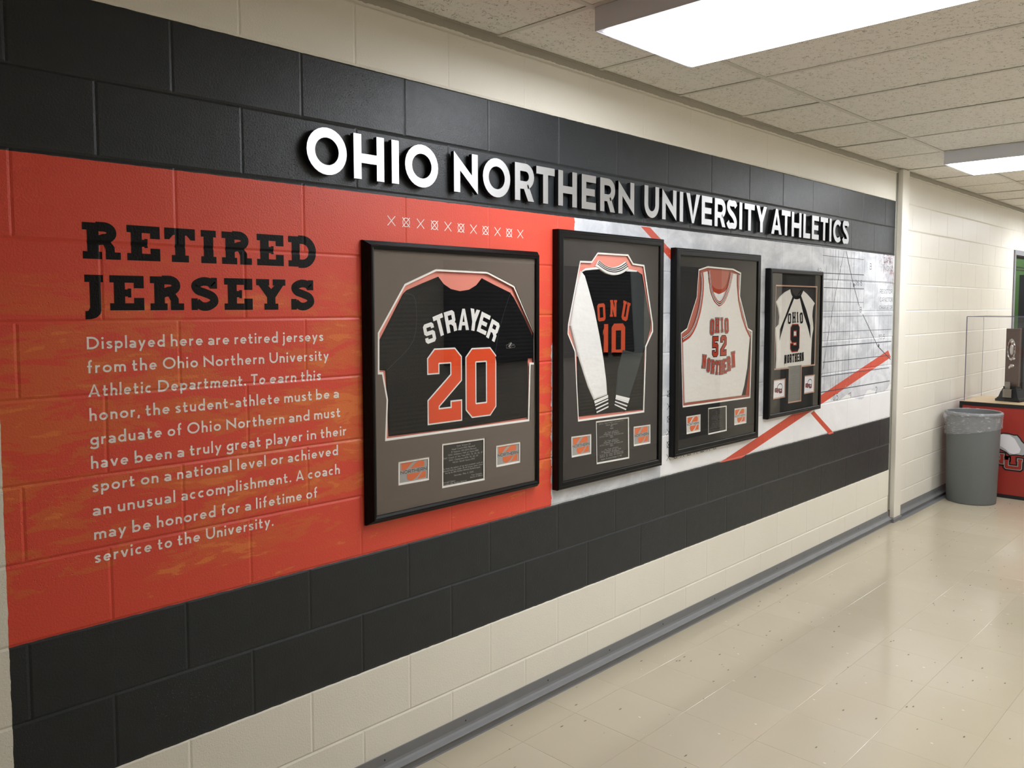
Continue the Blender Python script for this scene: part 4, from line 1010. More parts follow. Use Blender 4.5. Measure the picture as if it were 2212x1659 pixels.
# ================================================================== painted lettering and lines on the blocks
JX = [0.002 + BW * .5 * k for k in range(-3, 29)]
def gdep(d):
    d = abs(d)
    if d >= GW2: return 0.0
    if d <= GW1: return GD1 + (GD2 - GD1) * d / GW1
    return GD2 * (1 - (d - GW1) / (GW2 - GW1))
def depth(x, z):
    c = max(i for i in range(14) if ZC[i] <= z + 1e-6)
    g = max(gdep(z - ZC[c]), gdep(z - ZC[c + 1]))
    ph = 0 if c % 2 else .5
    f = (x - .002) / BW - ph; f = abs(f - round(f)) * BW
    return max(g, gdep(f) * VJ)
def on_wall(name, polys, mat, parent, lift=.00045, label=None):
    """thin paint that follows the wall surface down into the joints"""
    mb = MB(); flat_polys(mb, polys, 0.0, eps=-1e-5)
    bm = bmesh.new(); me = mb.mesh(name, fix=False); bm.from_mesh(me)
    zs = [v.co.z for v in bm.verts]; xs_ = [v.co.x for v in bm.verts]
    z0, z1, x0, x1 = min(zs), max(zs), min(xs_), max(xs_)
    def cut(co, no):
        g = bm.verts[:] + bm.edges[:] + bm.faces[:]
        bmesh.ops.bisect_plane(bm, geom=g, plane_co=co, plane_no=no, dist=1e-7)
    for zc in ZC:
        for d in (-GW2, -GW1, 0, GW1, GW2):
            if z0 < zc + d < z1: cut((0, 0, zc + d), (0, 0, 1))
    for xc in JX:
        for d in (-GW2, 0, GW2):
            if x0 < xc + d < x1: cut((xc + d, 0, 0), (1, 0, 0))
    for v in bm.verts: v.co.y = v.co.y - lift + depth(v.co.x, v.co.z)
    bm.to_mesh(me); bm.free()
    o = link(name, me, mat, parent)
    if label: o['label'] = label
    return o

CAPH = 0.0325
for i, (z, row) in enumerate(PAR):
    ps = []
    for t_, a, b in row: ps += word(t_, a, b, z, CAPH, .158)
    on_wall('paragraph_line', ps, M['white_print'], wall_left, label=None)
def slab_row(arr, z, cap, t):
    ps = []
    for ch, a, b in arr: ps += place(glyph_polys(slab(ch, (b - a) / cap, t), t), a, z, cap, cap)
    return ps
on_wall('heading_line', slab_row(RET, 1.7788, .0937, .215), M['black_print'], wall_left, label='black slab-serif heading, upper word')
on_wall('heading_line', slab_row(JER, 1.6452, .0925, .215), M['black_print'], wall_left, label='black slab-serif heading, lower word')
ps = []
for i, (x, z) in enumerate(XO):
    r = .0165
    s_ = stroke([(x - r, z - r), (x + r, z + r)], .0028) + stroke([(x - r, z + r), (x + r, z - r)], .0028)
    if i % 2: s_ += stroke(arc(x, z, .0148, .0148, 0, 360, 24)[:-1], .0028, True)
    ps += s_
on_wall('cross_and_ring_row', ps, M['white_print'], wall_left, label='thin white row of crosses and ringed crosses')
# the same marks in black running down beside and along the third frame
ps = []
zz = [1.0951, 1.0316, .9672]
for i in range(6):
    x, z, r = 2.470, .9038 + .0636 * i, .0165
    s_ = stroke([(x - r, z - r), (x + r, z + r)], .0026) + stroke([(x - r, z + r), (x + r, z - r)], .0026)
    if i % 2 == 1: s_ += stroke(arc(x, z, .0148, .0148, 0, 360, 20)[:-1], .0026, True)
    ps += s_
for i in range(1, 8):
    x, z, r = 2.470 + .0636 * i, .9038, .0165
    s_ = stroke([(x - r, z - r), (x + r, z + r)], .0026) + stroke([(x - r, z + r), (x + r, z - r)], .0026)
    if i % 2 == 1: s_ += stroke(arc(x, z, .0148, .0148, 0, 360, 20)[:-1], .0026, True)
    ps += s_
on_wall('cross_and_ring_row', ps, M['black_print'], wall_left, label='thin black row of crosses around the third frame')
# orange-red stripes
def band(p, q, w_): return stroke([p, q], w_)
S1a, S1b = (2.228, 2.028), (2.520, 1.880)
on_wall('painted_stripe', [[(2.218, 2.028), (2.294, 2.028), (2.800, 1.752), (2.760, 1.720)]], M['stripe'], wall_left, label='orange-red stripe from the charcoal band down behind the second and third frames')
on_wall('painted_stripe', STRIPE_B, M['stripe'], wall_left, label='long orange-red stripe rising to the pilaster')
on_wall('painted_stripe', STRIPE_C, M['stripe'], wall_left, label='short orange-red stripe falling to the lower charcoal band')
# graph-paper print
random.seed(11)
ps = []; pd = []
GX = [4.243, 4.290, 4.338, 4.388, 4.428, 4.475, 4.512, 4.579, 4.618, 4.683, 4.735, 4.819, 4.919, 5.123]
for i, x in enumerate(GX):
    zt = 2.026 if i < 13 else 2.02
    zb_ = 1.10 if i < 12 else 1.59
    w_ = .0024 if i % 3 else .0034
    n_ = 9
    for k in range(n_):
        a = zt + (zb_ - zt) * k / n_; b = zt + (zb_ - zt) * (k + 1) / n_
        if random.random() < .9: ps += stroke([(x, a), (x, b)], w_ * random.uniform(.7, 1.2))
for x in (5.02, 5.123, 5.22, 5.31, 5.40): ps += stroke([(x, 1.58), (x, 1.20 + random.uniform(0, .1))], .0028)
for k, (a, b) in enumerate(GH):
    w_ = (.0036, .0050, .0030, .0050, .0036, .0034, .0040, .0060, .0046, .0046, .0060)[k]
    (pd if w_ > .0044 else ps).extend(stroke([(a[0] - .02, a[1]), (b[0], b[1])], w_))
on_wall('graph_lines', ps, M['ink'], wall_left, label='fine grey grid lines of the printed graph')
for l in GL: pd += stroke(l, .0075 if l is not GL[2] else .0045)
for x, z in ((4.7395, 1.797), (5.2235, 1.364)): pd += [arc(x, z, .014, .014, 0, 360, 10)[:-1]]
on_wall('graph_curve', pd, M['ink_dark'], wall_left, label='dark plotted curve and heavy rules of the graph')
ps = []
for t_, (bl, br, tl) in GT:
    x0, z0 = bl; x1 = min(br[0], 5.494) if t_[0] not in 'RC' and t_ != 'IN DISC' else br[0]
    cap = tl[1] - z0
    ps += word(t_, x0, x1, z0, cap, .10, gap=.14)
on_wall('graph_lettering', ps, M['ink_dark'], wall_left, label='small grey numerals and words of the graph')

# ================================================================== raised metal letters
ORD = ['first', 'second', 'third', 'fourth', 'fifth', 'sixth', 'seventh', 'eighth', 'ninth', 'tenth']
WORDS = [(0, 4, 'first word'), (4, 12, 'second word'), (12, 22, 'third word'), (22, 31, 'last word')]
SZ0, SCAP, ST = 2.0705, .1450, .208
for a, b, wn in WORDS:
    for i in range(a, b):
        ch, x0, x1 = SIGN[i]
        t = ST
        rnd = ch in 'OCSU'
        polys = place(glyph_polys(sans(ch, (x1 - x0) / SCAP, t), t), x0, SZ0 - (.001 if rnd else 0), SCAP, SCAP * (1.014 if rnd else 1))
        ox = (x0 + x1) / 2
        mb = MB()
        for k, p in enumerate(polys):
            yf, yk = -.0245 - 3e-5 * (k % 6 if len(polys) < 8 else k % 3), -.0070
            loc = [(q[0] - ox, q[1] - SZ0) for q in p]
            mb.face([(q[0], yf, q[1]) for q in loc], 0) if len(loc) <= 4 else fill(mb, [loc], yf, 0)
            n_ = len(loc)
            for m_ in range(n_):
                u, v_ = loc[m_], loc[(m_ + 1) % n_]
                mb.face([(u[0], yf, u[1]), (v_[0], yf, v_[1]), (v_[0], yk, v_[1]), (u[0], yk, u[1])], 1)
            mb.face([(q[0], yk, q[1]) for q in loc], 1) if len(loc) <= 4 else fill(mb, [loc], yk, 1)
        t_ = empty('sign_letter', (ox, 0, SZ0))
        o = link('letter_body', mb.mesh('letter_body', fix=False), [M['letter_face'], M['letter_side']], t_)
        pb = MB(); 
        cx = polys[0][0]; c0 = (sum(q[0] for q in polys[0]) / len(polys[0]) - ox, sum(q[1] for q in polys[0]) / len(polys[0]) - SZ0)
        cq = [(c0[0] + .003 * math.cos(u * math.pi / 4), c0[1] + .003 * math.sin(u * math.pi / 4)) for u in range(8)]
        for m_ in range(8):
            u, v_ = cq[m_], cq[(m_ + 1) % 8]; pb.face([(u[0], -.0071, u[1]), (v_[0], -.0071, v_[1]), (v_[0], .0005, v_[1]), (u[0], .0005, u[1])])
        pb.build('mounting_stud', M['letter_side'], t_)
        tag(t_, f'raised metal letter {ch}, {ORD[i - a]} letter of the {wn} of the sign', 'sign letter', 'raised metal letters on the charcoal band')

# ================================================================== framed jerseys
Y_BACK, Y_MAT, Y_LINER, Y_GLASS, Y_FRONT = -.0105, -.0220, -.0195, -.0290, -.0350
def ring_profile(mb, x0, z0, x1, z1, prof, mi=0):
    """mitred moulding: prof = [(inset, y)...] swept round the rectangle"""
    rs = [[(x0 + i, y, z0 + i), (x1 - i, y, z0 + i), (x1 - i, y, z1 - i), (x0 + i, y, z1 - i)] for i, y in prof]
    for k in range(len(rs) - 1):
        for i in range(4):
            j = (i + 1) % 4; mb.face([rs[k][i], rs[k][j], rs[k + 1][j], rs[k + 1][i]], mi)
def make_frame(i, label, matA, liner, backm, openpoly, cards, ridged=False, group='framed jerseys on the mural'):
    x0, x1, z0, z1, ix0, ix1, iz0, iz1 = FR[i]
    w_ = min(ix0 - x0, x1 - ix1, iz0 - z0, z1 - iz1); wl = ix0 - x0
    t = empty('framed_display', ((x0 + x1) / 2, 0, z0))
    def put(o): o.parent = t; o.matrix_parent_inverse = Matrix.Translation((-(x0 + x1) / 2, 0, -z0)); return o
    mb = MB()
    W_ = w_ * .96
    if ridged:
        pr = [(0, -.0005), (0, -.010)]
        for k in range(5):
            a = k * .0029; pr += [(a + .0004, -.0115 - k * .0042), (a + .0022, -.0125 - k * .0042), (a + .0026, -.0118 - k * .0042)]
        pr += [(.0155, -.0340), (.0165, -.0352), (.0185, -.0352), (.0195, -.0340), (.0205, -.0352), (.0225, -.0350), (W_ * .97, -.0318), (W_, -.0305), (W_, -.0220), (W_, -.0005)]
    else:
        pr = [(0, -.0005), (0, -.0290), (.0022, -.0325), (.006, -.0350), (.013, -.0350), (.0140, -.0344), (.0150, -.0350), (W_ - .004, -.0350), (W_, -.0330), (W_, -.0005)]
    ring_profile(mb, x0, z0, x1, z1, pr)
    put(mb.build('moulding', M['frame']))
    # glass
    mb = MB(); mb.face([(x0 + W_, Y_GLASS, z0 + W_), (x1 - W_, Y_GLASS, z0 + W_), (x1 - W_, Y_GLASS, z1 - W_), (x0 + W_, Y_GLASS, z1 - W_)])
    put(mb.build('glass', M['glass']))
    # mat with cut-outs, pale liner, backing
    outer = rect(x0 + W_ - .001, z0 + W_ - .001, x1 - W_ + .001, z1 - W_ + .001)
    def clamp(p): return [(min(max(a, x0 + W_ + .0012), x1 - W_ - .0012), min(max(b, z0 + W_ + .0012), z1 - W_ - .0012)) for a, b in p]
    holes = [clamp(openpoly)] + [clamp(c) for c in cards]
    put(plate('mat_board', outer, holes, Y_MAT, Y_MAT + .0015, matA))
    lw = .0082
    inner = [clamp(offs(openpoly, lw))] + [offs(clamp(c), lw * .86) for c in cards]
    put(plate('mat_liner', outer, inner, Y_LINER, Y_LINER + .0015, liner))
    mb = MB(); mb.box((x0 + W_, Y_BACK, z0 + W_), (x1 - W_, -.0006, z1 - W_)); put(mb.build('backing_board', backm))
    tag(t, label, 'picture frame', group)
    return t, put

def quad_local(q):
    """bounding rectangle of a digitised card cut-out, minus the liner"""
    xs_ = [p[0] for p in q]; zs = [p[1] for p in q]
    return min(xs_) * .5 + sorted(xs_)[1] * .5, sorted(zs)[0] * .5 + sorted(zs)[1] * .5, sorted(xs_)[2] * .5 + sorted(xs_)[3] * .5, sorted(zs)[2] * .5 + sorted(zs)[3] * .5

def logo_card(q, put, base, lab):
    x0, z0, x1, z1 = quad_local(q); g = .006
    x0 += g; x1 -= g; z0 += g; z1 -= g; W_, H_ = x1 - x0, z1 - z0
    y = -.0170
    mb = MB(); mb.box((x0 - .004, y, z0 - .004), (x1 + .004, y + .003, z1 + .004)); c = put(mb.build('emblem_card', base)); c['label'] = lab
    T_ = lambda pts: [(x0 + a * W_, z0 + b * H_) for a, b in pts]
    ps = []
    L1 = spl([(.50, .97), (.40, .85), (.30, .70), (.22, .60)], 5); ps.append(T_([(.08, .62), (.08, .96)] + L1[:]))   # upper left block
    ps.append(T_([(.38, .64)] + spl([(.38, .64), (.50, .80), (.62, .93), (.76, .97), (.86, .90), (.88, .76), (.86, .64)], 5)[1:]))
    ps.append(T_([(.28, .40)] + spl([(.28, .40), (.27, .26), (.33, .10), (.46, .05), (.60, .16), (.70, .30), (.76, .40)], 5)[1:]))
    ps.append(T_(spl([(.81, .40), (.74, .26), (.66, .12), (.60, .07)], 5) + [(.93, .08), (.93, .40)]))
    o = lettering('emblem_blocks', ps, y - .0002, M['card_orange'], c)
    wd = word('NORTHERN', x0 + W_ * .05, x0 + W_ * .96, z0 + H_ * .435, H_ * .165, .15, gap=.13)
    lettering('emblem_word', wd, y - .0004, M['card_black'], c)
    return c

def text_plaque(q, put, base, ink, lines, lab, y=-.0170, g=.0065, cap=.0052, wgt=.14):
    x0, z0, x1, z1 = quad_local(q); x0 += g; x1 -= g; z0 += g; z1 -= g; W_, H_ = x1 - x0, z1 - z0
    mb = MB(); mb.box((x0 - .004, y, z0 - .004), (x1 + .004, y + .003, z1 + .004)); c = put(mb.build('text_plaque', base)); c['label'] = lab
    ps = []
    for v, a, b, txt in lines:
        ps += word(txt, x0 + a * W_, x0 + b * W_, z1 - v * H_, cap, wgt, gap=.2, space=.45)
    lettering('engraved_text', ps, y - .0003, ink, c)
    return c

def jletters(name, arr, y, t, font, serif, mats, parent, wid, grow=0.0, sq=None):
    """letters given by top-centre and bottom-centre; each tilts with its arc.  mats: [(mat, grow)]"""
    for ch, (tp, bt) in arr:
        mb = MB()
        for li, (mt, gr) in enumerate(mats):
            up = Vector((tp[0] - bt[0], tp[1] - bt[1])); cap = up.length
            rot = math.atan2(up.y, up.x) - math.pi / 2
            W = wid.get(ch, wid.get('*', .04)) / cap
            pl = glyph_polys(font(ch, W, t, serif) if font is block else font(ch, W, t), t, gr / cap)
            pl = [[((a - W / 2) * cap, b * cap) for a, b in p] for p in pl]
            c_, s_ = math.cos(rot), math.sin(rot)
            flat_polys(mb, [[(bt[0] + a * c_ - b * s_, bt[1] + a * s_ + b * c_) for a, b in p] for p in pl], y - .0006 * li, mi=li)
        link('letter', mb.mesh('letter', fix=False), [q[0] for q in mats], parent)

def numerals(name, arr, y, t, mats, parent):
    for ch, q in arr:
        mb = MB()
        for li, (mt, gr) in enumerate(mats):
            x0, z0, x1, z1 = quad_local(q); cap = z1 - z0; W = (x1 - x0) / cap
            flat_polys(mb, place(glyph_polys(block(ch, W, t), t, gr / cap), x0, z0, cap, cap), y - .0006 * li, mi=li)
        link('numeral', mb.mesh('numeral', fix=False), [q_[0] for q_ in mats], parent)

Y_CL = -.0165
# ---------------------------------------------------------------- frame 1
f1, put1 = make_frame(0, 'large ridged black frame with taupe mat, leftmost of the four', M['taupe'], M['white'], M['pink'], F1open, F1cards, True)
jersey1 = empty('jersey', (1.05, -.0108, 1.0))
def child(o, root): o.parent = root; o.matrix_parent_inverse = Matrix.Translation(root.location).inverted(); return o
J = child(cloth('shirt', F1jer, Y_BACK - .0001, Y_CL, M['blackcloth'], rim=.007), jersey1)
for k, f_ in enumerate(F1fold):
    w_ = .0022
    o = MB(); q = stroke(spl(f_, 4), w_)
    for p in q: o.face([(a, Y_CL - .0006, b) for a, b in p])
    child(o.build('seam', M['darkcloth'] if k != 1 else M['black_twill']), jersey1)
hem = cloth('sleeve_hem', [F1fold[1][0], F1fold[1][1], F1fold[1][2], (F1jer[15][0], F1jer[15][1] + .01), F1jer[16], F1jer[17], (F1fold[1][0][0] + .01, F1fold[1][0][1] - .035)], Y_CL + .0005, Y_CL - .0022, M['blackcloth'], rim=.003); child(hem, jersey1)
jb = J
jletters('name_lettering', F1name, Y_CL - .0012, .205, block, 0, [(M['white_twill'], 0)], J, {'*': .050, 'T': .048, 'A': .055, 'Y': .050})
numerals('number', F1num, Y_CL - .0012, .185, [(M['white_twill'], .0042), (M['orange_twill'], -.001)], J)
(lx0, lz0), (lx1, lz1) = (F1logo[0][0], F1logo[1][1]), (F1logo[1][0], F1logo[0][1])
lw_, lh_ = lx1 - lx0, F1logo[0][1] and abs(F1logo[1][1] - F1logo[0][1])
LP = lambda pts: [(lx0 + a * lw_, min(lz0, lz1) - .0 + b * lh_) for a, b in pts]
lettering('sleeve_emblem', [LP([(.2, .25), (.52, 1), (.62, .8), (.42, .2)]), LP([(.3, 0), (.42, .22), (.5, 0)])] + stroke(LP([(.02, .02), (.02, .55), (.22, .6), (.34, .9), (.42, .7)]), .0009) + stroke(LP([(.02, .02), (.5, 0), (.9, .08), (1, .2), (.9, .4), (.88, .6), (.7, .62), (.56, .9)]), .0009) + stroke(LP([(.6, .15), (.6, .45), (.85, .45)]), .0012), Y_CL - .0012, M['grey_twill'], J)
tag(jersey1, 'black knit number 20 jersey with outlined orange numerals in the leftmost frame', 'jersey', 'jerseys in the frames')
logo_card(F1cards[0], put1, M['card_grey'], 'silver-grey emblem card at the lower left')
text_plaque(F1cards[1], put1, M['plaque_black'], M['plaque_text'], [
    (.085, .34, .68, 'Herb Strayer-20'), (.150, .22, .79, 'Head Coach-ONU Baseball'), (.215, .20, .82, '31 Seasons 610-428-8 Record'), (.280, .13, .88, 'ONU Athletics Hall of Fame-1985'), (.345, .01, .99, 'OAC Coach of the Year-1974, 76, 80, 82, 87'), (.410, .15, .87, 'OAC Champions-1974, 76, 82, 87'), (.475, .24, .78, 'NCAA World Series-1974'),
    (.600, .01, .99, 'To honor the memory of our most prominent coach and'), (.655, .01, .99, 'beloved friend, his number 20 will forever remain retired'), (.710, .06, .93, 'here by the Ohio Northern University Baseball program.'), (.800, .27, .75, 'Saturday, May 4, 2002'), (.880, .70, .97, 'Tom Simmons'), (.930, .67, .99, 'Director of Athletics'), (.935, .01, .30, 'Kendall Baker'), (.985, .01, .58, 'President Ohio Northern University')], 'black engraved plaque in the middle', cap=.0058)
logo_card(F1cards[2], put1, M['card_grey'], 'silver-grey emblem card at the lower right')

# ---------------------------------------------------------------- frame 2
f2, put2 = make_frame(1, 'tall black frame with charcoal mat, second from the left', M['charcoal'], M['white'], M['pink'], F2open, F2cards)
j2 = empty('jersey', (1.95, -.0108, 1.05))
B2 = child(cloth('shirt', F2body, Y_BACK - .0001, Y_CL, M['blackcloth'], rim=.005), j2)
jletters('name_lettering', F2onu, Y_CL - .0012, .20, block, .05, [(M['dull_twill'], 0)], B2, {'O': .056, 'N': .044, 'U': .048})
numerals('number', F2num, Y_CL - .0012, .21, [(M['dull_twill'], 0)], B2)
child(cloth('pocket_panel', F2hem, Y_CL, Y_CL - .0012, M['black_twill'], rim=.002), j2)
for q in F2shoulder: child(cloth('shoulder_piping', q, Y_CL, Y_CL - .0024, M['whitecloth'], rim=.002), j2)
sl = child(cloth('sleeve', F2sleeveL, Y_BACK - .0001, Y_CL - .0045, M['whitecloth'], rim=.010), j2); sl['label'] = 'white left sleeve'
sr = child(cloth('sleeve', F2sleeveR, Y_BACK - .0001, Y_CL - .0040, M['darkcloth'], rim=.008), j2); sr['label'] = 'dark grey right sleeve'
def cuff(q, root):
    c = cloth('cuff', q, Y_BACK - .0001, Y_CL - .0038, M['black_twill'], rim=.003); child(c, root)
    a, b, c_, d = q
    ps = []
    for k in range(4):
        t0, t1 = (.02 + k * .25, .12 + k * .25) if k else (0.0, .26 if root is j2 and q is F2cuffR else .20)
        L_ = lambda u, v, t: (u[0] + (v[0] - u[0]) * t, u[1] + (v[1] - u[1]) * t)
        ps.append([L_(a, d, t0), L_(b, c_, t0), L_(b, c_, t1), L_(a, d, t1)])
    lettering('cuff_stripes', ps, Y_CL - .0044, M['whitecloth'], c)
cuff(F2cuffL, j2); cuff(F2cuffR, j2)
# striped collar: white rib with three black stripes
cu = spl(F2collar[0], 5); cl = spl(F2collar[1], 5)
L_ = lambda t: [(a[0] + (b[0] - a[0]) * t, a[1] + (b[1] - a[1]) * t) for a, b in zip(cu, cl)]
colr = child(cloth('collar', cu + cl[::-1], Y_CL + .001, Y_CL - .0050, M['whitecloth'], rim=.003), j2)
ps = []
for t0 in (.10, .32, .54):
    A_, B_ = L_(t0), L_(t0 + .11)
    ps += [[A_[i], A_[i + 1], B_[i + 1], B_[i]] for i in range(len(A_) - 1)]
lettering('collar_stripes', ps, Y_CL - .0056, M['black_twill'], colr)
tag(j2, 'black warm-up top with one white sleeve and striped cuffs, number 10', 'jersey', 'jerseys in the frames')
logo_card(F2cards[0], put2, M['card_grey'], 'silver-grey emblem card at the lower left')
sea = ['1st Team All-OAC', 'Midwest All-Region', 'AVCA 2nd Team All-American']
ln = [(.06, .07, .86, 'Ohio Northern University'), (.115, .29, .66, 'Nora Stewart'), (.155, .44, .50, '#10'), (.215, .42, .52, '1988'), (.300, .26, .68, sea[0]), (.340, .23, .72, sea[1]), (.385, .09, .85, sea[2]),
      (.435, .42, .52, '1989'), (.510, .26, .68, sea[0]), (.550, .23, .72, sea[1]), (.600, .10, .84, sea[2]), (.650, .42, .52, '1990'), (.720, .26, .69, sea[0]), (.760, .15, .78, 'OAC Player of the Year'), (.800, .24, .72, sea[1]), (.845, .10, .85, 'AVCA 1st Team All-American'), (.885, .10, .85, 'AMCA 1st Team All-American'), (.950, .15, .80, 'Number 10 retired October 17, 1992')]
text_plaque(F2cards[1], put2, M['plaque_black'], M['plaque_text'], ln, 'black engraved plaque with a pale orange edge', cap=.0062)
logo_card(F2cards[2], put2, M['card_grey'], 'silver-grey emblem card at the lower right')

# ---------------------------------------------------------------- frame 3
f3, put3 = make_frame(2, 'tall black frame with near-black mat, third from the left', M['nearblack'], M['white'], M['rose'], F3open, F3cards)
j3 = empty('jersey', (2.9, -.0108, 1.05))
J3 = child(cloth('shirt', F3jer, Y_BACK - .0008, Y_CL, M['creamcloth'], rim=.004), j3)
bk = cloth('back_neck', F3back, Y_BACK - .0001, Y_BACK - .0016, M['whitecloth'], rim=.002); child(bk, j3)
def trim(name, path, layers, y, root):
    """knit trim: coloured lines beside one another"""
    P = spl(path, 4)
    for k, (o_, w_, mt) in enumerate(layers):
        mb = MB(); nrm = stroke(P, max(1e-5, 2 * abs(o_)))
        L2 = [q[0] if o_ > 0 else q[3] for q in nrm] + [nrm[-1][1] if o_ > 0 else nrm[-1][2]]
        if o_ == 0: L2 = P
        for p in stroke(L2, w_): mb.face([(a, y - .0002 * k, b) for a, b in p])
        child(mb.build(name, mt), root)
trim('neck_trim', F3neck, [(.010, .024, M['redcloth']), (.006, .0042, M['white_twill']), (.010, .0052, M['black_twill']), (.0145, .0030, M['white_twill'])], Y_CL - .0006, j3)
trim('back_neck_trim', F3backtrim, [(0, .020, M['redcloth'])], Y_BACK - .0020, j3)
trim('armhole_trim', F3armL, [(-.004, .022, M['redcloth']), (-.006, .0032, M['white_twill']), (-.0095, .0046, M['black_twill']), (-.0135, .0036, M['white_twill'])], Y_CL - .0002, j3)
trim('armhole_trim', F3armR, [(.004, .022, M['redcloth']), (.006, .0032, M['white_twill']), (.0095, .0046, M['black_twill']), (.0135, .0036, M['white_twill'])], Y_CL - .0002, j3)
child(cloth('side_panel', F3side[0], Y_BACK - .0002, Y_CL + .0016, M['black_twill'], rim=.002), j3)
child(cloth('side_panel', F3side[1], Y_BACK - .0002, Y_CL + .0024, M['redcloth'], rim=.002), j3)
jletters('name_lettering', F3ohio, Y_CL - .0010, .17, block, .05, [(M['black_twill'], .0045), (M['grey_twill'], .0025), (M['brick_twill'], -.0005)], J3, {'O': .039, 'H': .033, 'I': .016})
jletters('name_lettering', F3north, Y_CL - .0010, .17, block, .05, [(M['black_twill'], .0040), (M['grey_twill'], .0022), (M['brick_twill'], -.0005)], J3, {'*': .032})
numerals('number', F3num, Y_CL - .0010, .21, [(M['black_twill'], .0035), (M['brick_twill'], -.001)], J3)
tag(j3, 'white sleeveless number 52 basketball jersey with orange and black trim', 'jersey', 'jerseys in the frames')
logo_card(F3cards[0], put3, M['card_pale'], 'pale emblem card at the lower left')
ln = [(.10, .22, .78, 'Chris Jones'), (.19, .42, .55, '#52'), (.27, .44, .53, '2001'), (.34, .26, .71, '1st Team All-OAC'), (.40, .19, .78, '1st Team All-District 4'), (.46, .20, .78, '3rd Team All-American'), (.52, .44, .53, '2002'), (.58, .26, .71, '1st Team All-OAC'), (.65, .22, .76, 'Region Coach Choice'), (.71, .19, .78, '1st Team All-District 4'), (.77, .20, .76, '1st Team All-America'), (.83, .13, .84, 'District 4 Player of the Year'), (.94, .06, .90, 'Number Retired January 18, 2003')]
text_plaque(F3cards[1], put3, M['plaque_black'], M['silver_text'], ln, 'black engraved plaque in the middle', cap=.0062)
logo_card(F3cards[2], put3, M['card_pale'], 'pale emblem card at the lower right')

# ---------------------------------------------------------------- frame 4
f4, put4 = make_frame(3, 'small deep black frame with tan-edged mat, rightmost of the four', M['nearblack'], M['tan'], M['darkback'], F4open, F4cards)
j4 = empty('jersey', (3.8, -.0108, 1.2))
J4 = child(cloth('shirt', F4jer, Y_BACK - .0001, Y_CL, M['creamcloth'], rim=.006), j4)
for q in F4stripe: child(cloth('shoulder_stripe', q, Y_CL, Y_CL - .0010, M['black_twill'], rim=.001), j4)
trim('collar_trim', F4collar, [(0, .020, M['black_twill'])], Y_CL - .0014, j4)
jletters('name_lettering', F4ohio, Y_CL - .0014, .19, block, .05, [(M['black_twill'], 0)], J4, {'O': .040, 'H': .038, 'I': .018})
jletters('name_lettering', F4north, Y_CL - .0014, .20, block, .03, [(M['black_twill'], 0)], J4, {'*': .026})
numerals('number', F4num, Y_CL - .0012, .22, [(M['brick_twill'], .005), (M['black_twill'], -.001)], J4)
tag(j4, 'white number 9 jersey with black shoulder stripes in the smallest frame', 'jersey', 'jerseys in the frames')
def bear_card(q, lab):
    x0, z0, x1, z1 = quad_local(q); g = .007; x0 += g; x1 -= g; z0 += g; z1 -= g; W_, H_ = x1 - x0, z1 - z0; y = -.0170
    mb = MB(); mb.box((x0 - .004, y, z0 - .004), (x1 + .004, y + .003, z1 + .004)); c = put4(mb.build('emblem_card', M['card_white'])); c['label'] = lab
    T_ = lambda pts: [(x0 + a * W_, z0 + b * H_) for a, b in pts]
    blob = T_(spl([(.34, .50), (.36, .66), (.52, .80), (.72, .78), (.82, .62), (.78, .46), (.60, .42), (.34, .50)], 4)[:-1])
    lettering('emblem_shape', [blob], y - .0002, M['card_black'], c); lettering('emblem_shape', [offs(blob, W_ * .035)], y - .0006, M['card_white'], c)
    cap = H_ * .20
    for li, (mt, gr) in enumerate(((M['card_black'], .006 * 1.0), (M['card_maroon'], 0))):
        ps = []
        for k, ch in enumerate('ONU'):
            W2 = .22 * W_ / cap; ps += place(glyph_polys(block(ch, W2, .3), .3, gr / 2 / cap), x0 + W_ * (.14 + .20 * k), z0 + H_ * (.34 - .045 * k), cap, cap)
        lettering('emblem_word', ps, y - .0010 - .0006 * li, mt, c)
bear_card(F4cards[0], 'white emblem card at the lower left'); bear_card(F4cards[1], 'white emblem card at the lower right')
xs_ = sorted(p[0] for p in F4open); 
px0, px1 = F4open[6][0], F4open[4][0]; pz0, pz1 = F4open[5][1], F4open[3][1]
q = [(px0 - .004, pz0 + .004), (px1 + .003, pz0 + .004), (px1 + .003, pz1 + .016), (px0 - .004, pz1 + .016)]
text_plaque(q, put4, M['plaque_silver'], M['silver_text'], [(.06, .36, .62, 'Number 9'), (.12, .12, .86, 'Ohio Northern University'), (.16, .20, .78, 'Womens Basketball'), (.20, .14, .84, 'Three Year Captain'), (.30, .38, .60, '1999'), (.36, .2, .8, '1st Team All-OAC'), (.41, .2, .8, 'All-Region Team'), (.47, .38, .6, '2000'), (.53, .15, .85, 'OAC Player of the Year'), (.60, .2, .8, '1st Team All-OAC'), (.68, .2, .8, 'All-American'), (.76, .38, .6, '2001'), (.82, .15, .85, 'Number Retired')], 'silver engraved plaque below the jersey', cap=.0052, wgt=.12)

